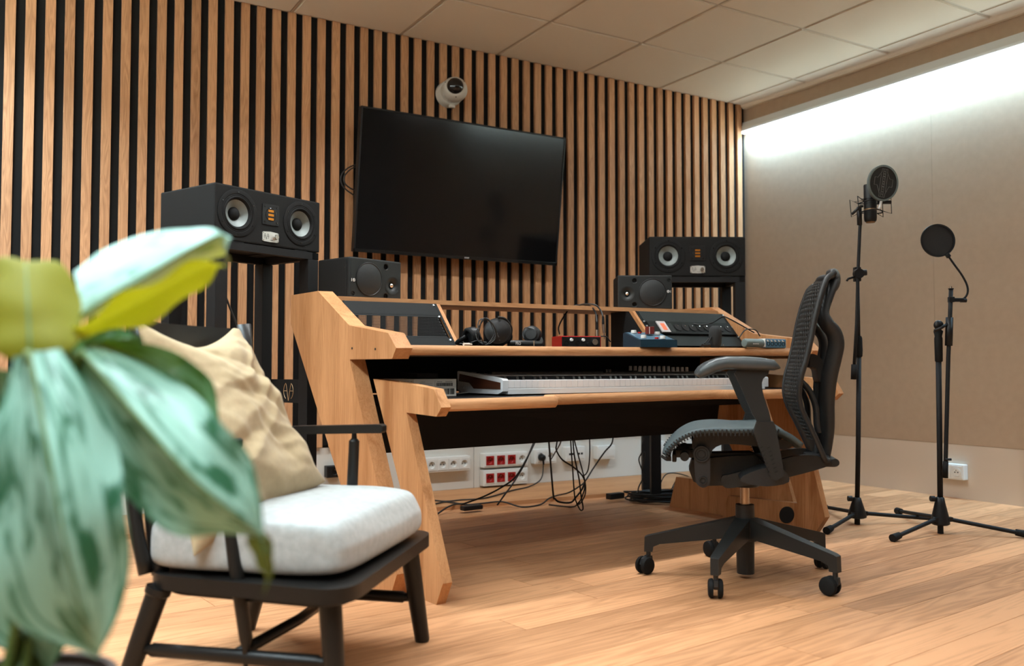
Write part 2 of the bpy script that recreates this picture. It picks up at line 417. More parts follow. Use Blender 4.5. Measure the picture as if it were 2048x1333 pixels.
for y in gy[1:-1]: gr.b2((XL, y - .006, HC - .0035), (XR, y + .006, HC + .001))
gr.build('grid_rail', M['tbar'], ce)['kind'] = 'stuff'
tr = MB()
tr.grid(lambda u, v: (XR - .02 - .028 * math.sin(v * PI / 2) , YF + u * (-YF), HC - .028 * math.cos(v * PI / 2) * 1.0), 1, 8)
tr.b2((XR - .03, YF, HC - .03), (XR, 0, HC)); o = tr.build('trim_2', M['tile']); struct(o, 'rounded pale trim where the ceiling meets the fabric wall', 'trim')
for nm, x, y, lab in (('desk', -2.75, -1.62, 'over the desk'), ('front', -2.9, -3.35, 'above the armchair'), ('back', -2.6, -5.7, 'at the back of the room')):
    t = thing('ceiling_light', 'slim white linear ceiling lamp ' + lab, 'lamp', (x, y, HC - .009))
    MB().b2((-1.17, -.055, -.0125), (1.17, .055, -.0005), .002).build('housing', M['plate'], t)
    MB().b2((-1.15, -.045, -.0145), (1.15, .045, -.013)).build('diffuser', M['lamp'], t)

# ---------------------------------------------------------------- desk frame: u along the desk, v to the back, z up
desk = thing('studio_desk', 'large oak mixing desk with two tiers, rack bays and slanted K-shaped side panels', 'desk', DO, TH)
def Wp(u, v, z):
    k = min(1, max(0, z) / .7)
    return Vector((u, v - .06 * u * k, z * (1 + .009 * u)))
def WD(u, v, z):
    p = Wp(u, v, z); x, y = D2(p.x, p.y); return Vector((x, y, p.z))
wf_ = lambda c: Wp(c.x, c.y, c.z)
BIG = [(.77, .972), (.534, .972), (.300, .846), (.285, .839), (.024, .806), (-.027, .758), (-.002, .725), (.283, .725), (-.038, .072), (0, 0), (.69, 0), (.67, .15), (.235, .15), (.345, .306), (.768, .862)]
SML = [(.227, .660), (-.013, .646), (-.15, .633), (-.192, .580), (-.165, .552), (.01, .557), (-.205, .068), (-.170, 0), (.33, 0), (.31, .10), (-.062, .11), (.05, .331)]
def side(prof, a, b, nm):
    mb = MB().prism(prof, a, b, 'x').warp(wf_).bevel(.0022, 2, .3)
    return mb.build(nm, M['desk'], desk)
side(BIG, 0, .056, 'side_panel'); side(BIG, 1.985, 2.041, 'side_panel')
side(SML, .057, .090, 'front_leg_panel'); side(SML, 1.951, 1.984, 'front_leg_panel')
def hole(u, v, z, s):
    o = MB().cyl((u, v, z), (u + s * .004, v, z), .004, seg=10).warp(wf_).build('screw_hole', M['dark'], desk)
for v, z in ((.265, .762), (.105, .757)): hole(-.0012, v, z, 1)
MB().cyl((1.945, -.02, .055), (1.9508, -.02, .055), .036, seg=24).warp(wf_).build('cable_hole', M['dark'], desk)
# top shelf
def slab(name, edge, vb, z0, z1, mat, nose=.004):
    poly = edge + [(edge[-1][0], vb), (edge[0][0], vb)]
    mb = MB().prism(poly, z0, z1, 'z').bevel(nose, 2, .6).warp(wf_); return mb.build(name, mat, desk)
slab('top_shelf', [(.057, .49), (.6, .505), (1.0, .51), (1.5, .50), (1.984, .49)], .765, .936, .953, M['deskx'], .002)
# upper tier: black board with oak nosing
slab('upper_board', [(.057, .05), (.5, .09), (1.0, .10), (1.5, .09), (1.984, .06)], .72, .736, .768, M['blackplastic'], .001)
ue = [(.057, .0), (.30, .03), (.6, .05), (1.0, .055), (1.4, .045), (1.75, .02), (1.984, .0)]
def nosing(name, edge, dep, prof, mat):
    """prof of (offset inwards, z) swept along edge"""
    mb = MB(); rings = []
    for i, (u, v) in enumerate(edge):
        a = edge[max(0, i - 1)]; b = edge[min(len(edge) - 1, i + 1)]
        t = Vector((b[0] - a[0], b[1] - a[1])).normalized(); n = Vector((-t.y, t.x))
        if i in (0, len(edge) - 1): n = Vector((0, 1))
        rings.append([mb.bm.verts.new((u + n.x * p[0], v + n.y * p[0], p[1])) for p in prof])
    m = len(prof)
    for A, B in zip(rings, rings[1:]):
        for k in range(m): mb.bm.faces.new((A[k], A[(k + 1) % m], B[(k + 1) % m], B[k]))
    mb.bm.faces.new(rings[0][::-1]); mb.bm.faces.new(rings[-1])
    mb.warp(wf_); return mb.build(name, mat, desk, True, .6)
nose = lambda z0, z1, d: [(d, z0), (.006, z0), (.001, z0 + .006), (0, (z0 + z1) / 2), (.003, z1 - .008), (.012, z1), (d, z1)]
nosing('upper_nosing', ue, .06, nose(.7365, .7685, .06), M['deskx'])
# lower tier with the cut-out in front of the keys
slab('lower_board', [(.091, -.13), (.50, -.13), (.62, .02), (1.42, .02), (1.56, -.13), (1.95, -.12)], .44, .568, .600, M['blackplastic'], .001)
le = [(.091, -.172), (.30, -.172), (.485, -.172), (.505, -.168), (.615, -.035), (.64, -.028), (1.0, -.028), (1.40, -.028), (1.425, -.035), (1.54, -.150), (1.56, -.155), (1.80, -.155), (1.95, -.155)]
nosing('lower_nosing', le, .045, nose(.566, .6015, .045), M['deskx'])
# black panels behind the legs and between the tiers
MB().b2((.091, .425, .392), (1.95, .442, .566)).warp(wf_).build('modesty_panel', M['blackmetal'], desk)
MB().b2((.057, .60, .60), (1.984, .616, .737)).warp(wf_).build('back_panel', M['blackmetal'], desk)
MB().b2((.091, .30, .520), (1.95, .44, .5665)).warp(wf_).build('cable_tray', M['blackmetal'], desk)
MB().b2((.091, .43, .39), (1.95, .60, .400)).warp(wf_).build('cable_tray', M['blackmetal'], desk)
# rack bays
def bay(u0, u1, du, side_):
    z0, z1, v0, v1 = .769, .935, .318, .462
    prof = [(v1, z1), (v0, z0), (v0 + .022, z0), (v1 + .022, z1)]
    MB().prism(prof, du, du + .015, 'x').warp(wf_).bevel(.0012, 1, .5).build('rack_divider', M['desk'], desk)
    MB().prism([(v1 + .024, z1 - .001), (v0 + .024, z0 + .001), (.60, z0 + .001), (.60, z1 - .001)], *((du + .001, du + .004) if side_ else (du + .002, du + .006)), 'x').warp(wf_).build('rack_case_side', M['blackmetal'], desk)
    if side_: MB().b2((u0 - .01, .60, z0 + .001), (u1 - .0, .604, z1 - .001)).warp(wf_).build('rack_case_back', M['blackmetal'], desk)
bay(.07, .43, .437, 0); bay(1.44, 1.98, 1.418, 1)
def on_face(t, off=0.0):
    """t 0..1 down the slanted rack face"""
    a = Vector((.462, .935)); b = Vector((.318, .769)); p = a.lerp(b, t); n = Vector((b.y - a.y, -(b.x - a.x))).normalized()
    return p + Vector((-abs(n.x), abs(n.y))) * off
def strip(u0, u1, t0, t1, name, mat, off=.003, th=.003, parent=None, bev=.0006):
    a0, a1, b0, b1 = on_face(t0, off), on_face(t0, off - th), on_face(t1, off), on_face(t1, off - th)
    mb = MB().prism([tuple(a0), tuple(b0), tuple(b1), tuple(a1)], u0, u1, 'x')
    if bev: mb.bevel(bev, 1, .5)
    return mb.warp(wf_).build(name, mat, parent or desk)
M['screw'] = plain('zinc_screw', (.30, .34, .35), .35, .6)
def screw(u, t):
    p = on_face(t, .0035); n = on_face(t, .0075)
    MB().cyl((u, p.x, p.y), (u, n.x, n.y), .0048, .0036, 12).warp(wf_).build('rack_screw', M['screw'], desk)
M['rack'] = plain('rack_grey_metal', (.017, .021, .021), .7, 0, spec=.2, bump=.2, bscale=1500)
M['rackblk'] = plain('rack_black_metal', (.009, .010, .010), .65, 0, spec=.12, bump=.2, bscale=1500)
strip(.060, .425, .01, .265, 'blank_rack_panel', M['rackblk']); strip(.060, .425, .815, .99, 'blank_rack_panel', M['rackblk'])
def pf(u, v):
    p = on_face(.29 + .51 * v, .002); q = Wp(.070 + .345 * u, p.x, p.y); return q
o = perforated(pf, 64, 15, lambda u, v: .80 if .02 < u < .985 and .06 < v < .94 else 0).build('perforated_rack_panel', M['rackblk'], desk); solidify(o, .0012)
strip(.060, .425, .266, .290, 'rack_panel_edge', M['rackblk']); strip(.060, .425, .80, .814, 'rack_panel_edge', M['rackblk'])
strip(.427, .4365, 0, 1, 'rack_rail', M['rackblk'], .0015, .0015); strip(.0575, .068, 0, 1, 'rack_rail', M['rackblk'], .0015, .0015)
for t in (.06, .33, .86): screw(.418, t)
for k in range(5):
    p = on_face(.45 + .08 * k, .002); MB().box((.431, p.x, p.y), (.006, .002, .006), Matrix.Rotation(math.radians(-42), 3, 'X')).warp(wf_).build('rail_slot', M['rack'], desk)
# right bay: grey blanks and a socket strip
strip(1.447, 1.965, .01, .30, 'blank_rack_panel', M['rack']); strip(1.447, 1.965, .655, .93, 'blank_rack_panel', M['rack'])
strip(1.434, 1.446, 0, 1, 'rack_rail', M['rackblk'], .0015, .0015); strip(1.967, 1.984, 0, 1, 'rack_rail', M['rackblk'], .0015, .0015)
for t in (.06, .40, .68, .9): screw(1.974, t)
screw(1.441, .30)
for k in range(3): screw(1.441, .42 + .1 * k)
ss = strip(1.447, 1.965, .315, .64, 'socket_strip', M['rackblk'], .012, .012)
for k in range(8):
    u = 1.612 + k * .0455; p = on_face(.478, .0115); n = on_face(.478, .0135)
    Mx = Matrix.Translation(Wp(u, n.x, n.y)) @ Matrix.Rotation(math.radians(90 - 41), 4, 'X')
    s = MB().lathe([(.0200, -.001), (.0200, .0006), (0, .0006)], Mx, 24).build('round_socket', M['dark'], ss, True, .6)
    MB().cyl(Mx @ Vector((0, .008, -.008)), Mx @ Vector((0, .008, -.001)), .0024, seg=8).build('earth_pin', M['chrome'], s) if False else None
    pin = MB().cyl(Mx @ Vector((.002, .009, .0)), Mx @ Vector((.002, .009, .003)), .0026, seg=8).build('earth_pin', M['chrome'], ss)
M['redglow'] = emit('lit_red_rocker', (1.0, .22, .12), 1.3)
M['clear'] = plain('clear_rocker_frame', (.45, .42, .42), .15)
strip(1.497, 1.548, .33, .62, 'switch_frame', M['clear'], .0165, .005, ss); strip(1.512, 1.533, .40, .56, 'rocker_switch', M['redglow'], .019, .004, ss)
strip(1.556, 1.585, .36, .60, 'switch_label', M['rack'], .0125, .001, ss)

# ---------------------------------------------------------------- white keyboard on the lower tier
kbP = WD(.415, .005, .602); kbE = WD(1.76, -.0, .602)
kang = math.atan2(kbE.y - kbP.y, kbE.x - kbP.x)
M['kbwhite'] = plain('keyboard_white_shell', (.72, .76, .80), .35, bump=.05)
M['key'] = plain('white_key', (.84, .86, .90), .25)
M['bkey'] = plain('black_key', (.012, .012, .013), .3)
M['walnut'] = wood('walnut_insert', (.030, .010, .005), (.085, .028, .014), 'y', 1.5, .35, .02)
KL, KD = 1.335, .30
kb = thing('piano_keyboard', 'long white 88 key controller keyboard with wooden end cheeks on the lower tier', 'keyboard', kbP, kang)
body = [(0, .012), (0, .052), (.012, .056), (.165, .056 + .014), (.30, .085), (.30, .012)]
for x0 in (0, KL - .022):
    pr_ = [(0.0, .014), (0.0, .050), (.004, .055), (.16, .071), (.295, .082), (.30, .078), (.30, .014), (.26, .004), (.03, .004)]
    MB().prism(pr_, x0, x0 + .022, 'x').bevel(.0025, 2, .4).build('end_cheek', M['kbwhite'], kb)
MB().prism([(.018, .044), (.150, .058), (.205, .063), (.278, .070), (.282, .036), (.205, .033), (.165, .014)], -.0014, .0004, 'x') if False else None
ins = [(.014, .020), (.014, .043), (.282, .071), (.288, .045), (.215, .040), (.185, .020)]
MB().prism(ins, -.0012, .0006, 'x').build('wooden_insert', M['walnut'], kb)
MB().prism(ins, KL - .0006, KL + .0012, 'x').build('wooden_insert', M['walnut'], kb)
em = MB()
for k in range(-2, 3): em.tube([(-.0008, .243 + k * .006, .012 + abs(k) * .002), (-.0012, .243 + k * .006, .030 - abs(k) * .003)], .0007, 5)
em.build('embossed_emblem', M['kbwhite'], kb)
MB().prism([(0.0, .004), (0.0, .021), (.003, .024), (.02, .024), (.30, .024), (.30, .004)], .022, KL - .022, 'x').bevel(.002, 2, .4).build('front_rail', M['kbwhite'], kb)
MB().prism([(.156, .024), (.156, .062), (.160, .066), (.30, .078), (.30, .024)], .022, KL - .022, 'x').bevel(.002, 2, .4).build('control_panel', M['kbwhite'], kb)
MB().prism([(.165, .0678), (.165, .0686), (.285, .0792), (.285, .0784)], .030, KL - .030, 'x').build('dark_control_strip', M['blackplastic'], kb) if False else None
kw = (KL - .044 - .002) / 52
wk = None; bk = None
names_b = {0: 1, 2: 1, 3: 1, 5: 1, 6: 1}
for i in range(52):
    x = .023 + i * kw
    if wk is None:
        wk = MB().b2((.0004, .0015, .0245), (kw - .0004, .155, .0510)).bevel(.0012, 2, .5).build('white_key', M['key'], kb); o = wk
    else: o = wk.copy(); col.objects.link(o)
    o.location = (x, 0, 0)
    n = (i + 5) % 7          # 88 keys begin on A; C=0
    if (i + 5) % 7 in (0, 1, 3, 4, 5) and i < 51:
        if bk is None:
            bk = MB().prism([(.052, .050), (.056, .0605), (.060, .0635), (.155, .0635), (.155, .050)], -.0052, .0052, 'x').bevel(.0014, 2, .4).build('black_key', M['bkey'], kb); o = bk
        else: o = bk.copy(); col.objects.link(o)
        o.location = (x + kw, 0, 0)
kn = MB().lathe([(0, .0), (.0075, 0), (.0068, .008), (.0066, .017), (.0055, .019), (0, .019)], None, 14)
M['knob'] = plain('pale_knob', (.80, .78, .76), .4)
k0 = kn.build('control_knob', M['knob'], kb, True, .7)
first = True
for r in range(2):
    for i in range(11 if r == 0 else 9):
        o = k0 if first else k0.copy()
        if not first: col.objects.link(o)
        first = False
        o.location = (.80 + i * .0265 + (0 if r == 0 else -.010), .205 + r * .045, .077 + r * .0045)
MB().lathe([(0, .0), (.016, 0), (.0155, .012), (.013, .013), (0, .013)], Matrix.Translation((.655, .235, .0745)), 20).build('control_dial', M['blackgloss'], kb, True, .6)
for k in range(2): MB().lathe([(.016, -.006), (.016, .006), (.012, .010), (.012, -.010)], Matrix.Translation((.058 + k * .034, .235, .069)) @ Matrix.Rotation(PI / 2, 4, 'Y'), 20).build('bend_wheel', M['blackplastic'], kb, True, .6)
for x in (.1, KL - .1):
    for y in (.05, .26): MB().cyl((x, y, 0), (x, y, .007), .012).build('rubber_foot', M['rubber'], kb)

# ---------------------------------------------------------------- things on the tiers
LOW, UP, TOP = .6005, .7690, .9535
def put(name, label, cat, u, v, z, rz=0, group=None):
    return thing(name, label, cat, WD(u, v, z), TH + math.radians(rz) - .0, group)
M['card'] = plain('white_carton', (.62, .61, .57), .6, bump=.1)
M['ink'] = plain('printed_ink', (.03, .03, .03), .7)
M['orange'] = plain('orange_print', (.7, .18, .05), .6)
M['inkg'] = plain('grey_ink', (.25, .25, .24), .7)
bx = put('carton_box', 'flat white printed carton with barcodes lying left of the keyboard', 'box', .155, .135, LOW, -2)
MB().b2((0, 0, 0), (.165, .22, .058), .001).build('carton', M['card'], bx)
def bars(parent, x0, x1, z0, z1, y=-.0006, seed=1):
    r = random.Random(seed); mb = MB(); x = x0
    while x < x1:
        w_ = r.choice([.0006, .0011, .0017, .0023]); mb.b2((x, y, z0), (min(x + w_, x1), .0002, z1)); x += w_ + r.choice([.0006, .001, .0014])
    return mb.build('barcode', M['ink'], parent)
bars(bx, .087, .150, .034, .045, seed=2); bars(bx, .118, .157, .006, .026, seed=5)
text('warning_text', 'WARNING', .004, M['inkg'], bx, (.034, -.0008, .048), (PI / 2, 0, 0))
def strokes(x0, x1, z, h, seed, mat):
    r = random.Random(seed); mb = MB(); x = x0
    while x < x1:
        w_ = r.uniform(.002, .006); mb.b2((x, -.0006, z), (min(x + w_, x1), .0002, z + h)); x += w_ + .0012
    return mb
for k in range(5): o = strokes(.022, .072, .0425 - .0042 * k, .0014, k, 0).build('small_print', M['inkg'], bx); o['kind'] = 'stuff'
for x0, x1 in ((.090, .108), (.122, .148)): strokes(x0, x1, .0478, .0016, 9, 0).build('small_print', M['ink'], bx)['kind'] = 'stuff'
MB().prism([(.009, .038), (.0165, .038), (.0128, .0445)], -.0009, 0, 'y').build('warning_triangle', M['orange'], bx)
MB().b2((.0805, -.0006, .031), (.0809, 0, .053)).b2((.0805, -.0006, .031), (.160, 0, .0313)).b2((.0, -.0006, .0305), (.162, 0, .0308)).build('printed_line', M['inkg'], bx)
for k in range(9): MB().cyl((-.0007, .015 + .023 * k, .050 - .0005 * k), (.0004, .015 + .023 * k, .050 - .0005 * k), .0012, seg=8).build('printed_dot', M['ink'], bx)
d2 = put('dark_case', 'small dark flat case lying on the white carton', 'case', .205, .20, LOW + .0585, 0)
MB().b2((0, 0, 0), (.085, .11, .019), .003).build('case_shell', M['blackplastic'], d2)
tag(MB().tube([WD(.325, .26, .607), WD(.36, .20, .605), WD(.42, .22, .607), WD(.46, .28, .606)], .0018, 6).build('white_cable', M['plate']), 'thin white cable between the carton and the keyboard', 'cable')
# pale plug lying before the left rack
t = put('jack_adapter', 'small pale jack adapter lying in front of the left rack', 'adapter', .335, .12, UP + .004, 12)
MB().cyl((0, 0, .002), (.028, 0, .002), .0048, seg=12).cyl((.028, 0, .002), (.040, 0, .002), .003, seg=10).build('plug_body', plain('pale_plug', (.75, .60, .48), .35), t, True, .7)

def headphones(name, label, u, v, rz, R=.092, lying=True, cup=.043):
    t = put(name, label, 'headphones', u, v, UP, rz)
    return t
# first pair: one big ear cup standing up towards the viewer, band folded behind
h1 = put('headphones', 'black closed headphones with coiled cable, big round ear cup towards the viewer', 'headphones', .475, .17, UP, -20)
def cup(parent, c, nrm, r, th, nm='ear_cup'):
    n = Vector(nrm).normalized(); qd = Vector((0, 0, 1)).rotation_difference(n).to_matrix().to_4x4(); Mx = Matrix.Translation(c) @ qd
    o = MB().lathe([(0, th * .52), (r * .62, th * .5), (r * .70, th * .42), (r * .92, th * .36), (r, th * .12), (r, -th * .25), (r * .9, -th * .4), (0, -th * .4)], Mx, 32).build(nm, M['blackplastic'], parent, True, .7)
    mb = MB().tube([Mx @ Vector((r * .80 * math.cos(a), r * .80 * math.sin(a), -th * .48)) for a in [2 * PI * k / 28 for k in range(28)]], r * .21, 8, True)
    mb.build('ear_pad', M['rubber'], o, True); return o
M['leather'] = plain('black_leatherette', (.008, .008, .008), .42, bump=.3, bscale=400, spec=.3)
c1 = cup(h1, (.028, -.0, .052), (-.25, -1, .18), .050, .04)
c2 = cup(h1, (-.050, .045, .036), (.9, .3, .2), .036, .035)
band = [(.075, .02, .05), (.085, .05, .03), (.07, .10, .016), (.02, .13, .013), (-.05, .13, .013), (-.09, .10, .016), (-.09, .06, .025), (-.075, .045, .036)]
MB().tube(smoothline(band, 5), .008, 8, sx=1.6).build('headband', M['leather'], h1, True)
MB().tube(smoothline([(.028, -.01, .104), (.058, .0, .098), (.082, .01, .07), (.083, .015, .045)], 6), .0045, 8).build('yoke', M['blackplastic'], h1, True)
cb = []
for k in range(64):
    a = k / 63 * 2 * PI * 3.2
    cb.append((-.022 + .032 * math.cos(a) + .006 * math.sin(k * .7), -.03 + .012 * math.sin(a * 1.3), .052 + .044 * math.sin(a) + .003 * math.cos(k)))
MB().tube(cb, .0022, 6).build('coiled_cable', M['cable'], h1, True)
MB().tube(smoothline([(-.02, -.03, .012), (-.05, -.02, .02), (-.085, -.01, .008), (-.11, .0, .01)], 6), .0022, 6).build('cable_end', M['cable'], h1, True)
text('label_text', 'audio-technica', .006, M['inkg'], h1, (.024, -.0235, .038), (PI / 2, math.radians(70), math.radians(-12)))
h2 = put('headphones', 'smaller black headphones lying behind the first pair, cup on its side', 'headphones', .655, .22, UP, 8)
c3 = cup(h2, (.058, .01, .048), (-.85, -.5, .15), .034, .036)
MB().tube(smoothline([(.08, .01, .05), (.086, -.005, .03), (.075, -.015, .014), (.03, -.02, .012), (-.03, -.012, .012), (-.07, .01, .012)], 6), .0105, 8, sx=1.3).build('headband', M['leather'], h2, True)
MB().box((.022, -.033, .013), (.006, .003, .022)).build('band_clip', M['metal'], h2)
text('label_text', 'PRO', .017, M['knob'], h2, (-.052, -.026, .012), (PI / 2, 0, .15))
MB().tube(smoothline([(.04, .0, .07), (.02, .01, .072), (.008, .01, .05), (.004, .0, .03)], 6), .0018, 6).build('cable_end', M['cable'], h2, True)
# red audio interface
M['red'] = plain('red_anodised_metal', (.45, .010, .008), .35, .5)
M['redd'] = plain('dark_red_metal', (.16, .006, .006), .45, .4)
ai = put('audio_interface', 'small red audio interface with black front and silver knob', 'audio interface', .845, .24, UP, -22)
MB().b2((0, 0, .002), (.165, .115, .045), .003).build('housing', M['red'], ai)
MB().b2((.004, -.0015, .005), (.161, .0005, .042), .001).build('front_panel', M['blackplastic'], ai)
for x in (.022, .068): MB().lathe([(.010, 0), (.010, .002), (.0085, .002), (.007, -.004), (0, -.004)], Matrix.Translation((x, -.0016, .017)) @ Matrix.Rotation(PI / 2, 4, 'X'), 18).build('input_socket', M['blackgloss'], ai, True, .6)
for x in (.042, .090, .110): MB().lathe([(0, .009), (.0055, .009), (.0065, 0)], Matrix.Translation((x, -.0016, .030 if x != .110 else .014)) @ Matrix.Rotation(PI / 2, 4, 'X'), 14).build('gain_knob', M['knob'] if x < .1 else M['blackplastic'], ai, True, .6)
MB().lathe([(0, .011), (.0115, .011), (.0125, 0)], Matrix.Translation((.136, -.0016, .022)) @ Matrix.Rotation(PI / 2, 4, 'X'), 24).build('monitor_knob', M['metal'], ai, True, .6)
# blue monitor controller
M['blue'] = plain('petrol_blue_metal', (.008, .034, .058), .4, .2, bump=.1, bscale=800)
M['bluet'] = plain('pale_blue_face', (.05, .11, .16), .35)
bc = put('monitor_controller', 'petrol blue wedge shaped monitor controller with white knobs', 'controller', 1.075, .055, UP, -24)
MB().prism([(0, 0), (0, .028), (.02, .0285), (.175, .062), (.19, .058), (.19, 0)], 0, .15, 'x').bevel(.003, 2, .4).build('housing', M['blue'], bc)
MB().prism([(.024, .0300), (.024, .0308), (.170, .0628), (.170, .062)], .006, .144, 'x').build('top_face', M['bluet'], bc)
def kn2(x, y, mat, r=.011, h=.013, nm='knob'):
    z = .0305 + (y - .024) * .219
    return MB().lathe([(0, h), (r * .9, h), (r, h * .5), (r, 0)], Matrix.Translation((x, y, z)), 18).build(nm, mat, bc, True, .6)
for x, y in ((.03, .15), (.03, .045), (.105, .035), (.118, .12)): kn2(x, y, M['plate'])
for x, y in ((.055, .15), (.080, .035)): kn2(x, y, M['red'], .008, .006, 'button')
rb = put('red_cube', 'small dark red cube with a pale edge standing on the blue controller', 'cube', 1.175, .12, UP + .052, -24)
MB().b2((0, 0, 0), (.028, .028, .030), .0015).build('cube_body', plain('dark_red_plastic', (.14, .016, .012), .4), rb)
MB().b2((.006, -.0008, .001), (.0085, 0, .029)).build('pale_stripe', M['knob'], rb)
# black microphone standing on end, with its clip
mk = put('dynamic_microphone', 'black broadcast microphone standing on end in front of the socket strip', 'microphone', 1.53, .10, UP, 0)
MB().lathe([(0, .092), (.012, .091), (.021, .085), (.0255, .074), (.0265, .06), (.0255, .02), (.022, .008), (.016, 0), (0, 0)], None, 28).build('foam_head', plain('black_foam', (.020, .022, .023), .95, bump=.8, bscale=700), mk, True)
MB().tube(smoothline([(-.024, .0, .045), (-.040, -.005, .034), (-.055, -.01, .016), (-.06, -.012, .008)], 6), .004, 8).build('swivel_yoke', M['blackmetal'], mk, True)
MB().cyl((-.055, -.012, .012), (-.100, -.018, .007), .009, .007, 14).build('stand_adapter', M['blackplastic'], mk, True, .6)
MB().sph((.018, -.026, .012), .0025).build('thumb_screw', M['metal'], mk)
MB().tube(smoothline([(-.05, -.01, .04), (-.07, -.014, .028), (-.092, -.02, .016)], 6), .0022, 6).build('thin_lead', M['cable'], mk, True)
# blue channel strip lying along the tier
M['bluem'] = plain('sky_blue_metal', (.07, .20, .33), .35, .3)
M['greyrib'] = plain('ribbed_grey_grip', (.12, .16, .16), .5)
bm_ = put('condenser_microphone', 'blue and grey ribbed studio microphone lying at the right end of the tier', 'microphone', 1.625, .035, UP, -3)
Rx = Matrix.Rotation(PI / 2, 4, 'Y')
MB().lathe([(0, 0), (.015, .001), (.0175, .004)] + [(.0175 + (.0009 if k % 2 else 0), .006 + k * .0028) for k in range(36)] + [(.0175, .108), (0, .108)], Matrix.Translation((0, 0, .020)) @ Rx, 28).build('ribbed_grip', M['greyrib'], bm_, True, .8)
MB().b2((.108, -.019, .001), (.246, .019, .0395), .006).build('blue_body', M['bluem'], bm_)
MB().b2((.108, -.0195, .0035), (.113, .0195, .0395), .003).build('pale_band', M['plate'], bm_)
for k in range(5):
    MB().lathe([(.0095, 0), (.0095, .0012), (.0075, .0012), (.006, -.004), (0, -.004)], Matrix.Translation((.130 + k * .024, -.0192, .018)) @ Matrix.Rotation(PI / 2, 4, 'X'), 16).build('round_vent', M['dark'], bm_, True, .6)
    MB().box((.126 + k * .024, -.0192, .030), (.013, .001, .006), Matrix.Rotation(.5, 3, 'Y')).build('pale_mark', M['plate'], bm_)
em = MB()
for k in range(7): em.box((.036 + k * .0055, -.0188, .017), (.0035 if k % 2 else .0022, .0005, .0045))
em.build('engraved_mark', M['plate'], bm_)['kind'] = 'stuff'

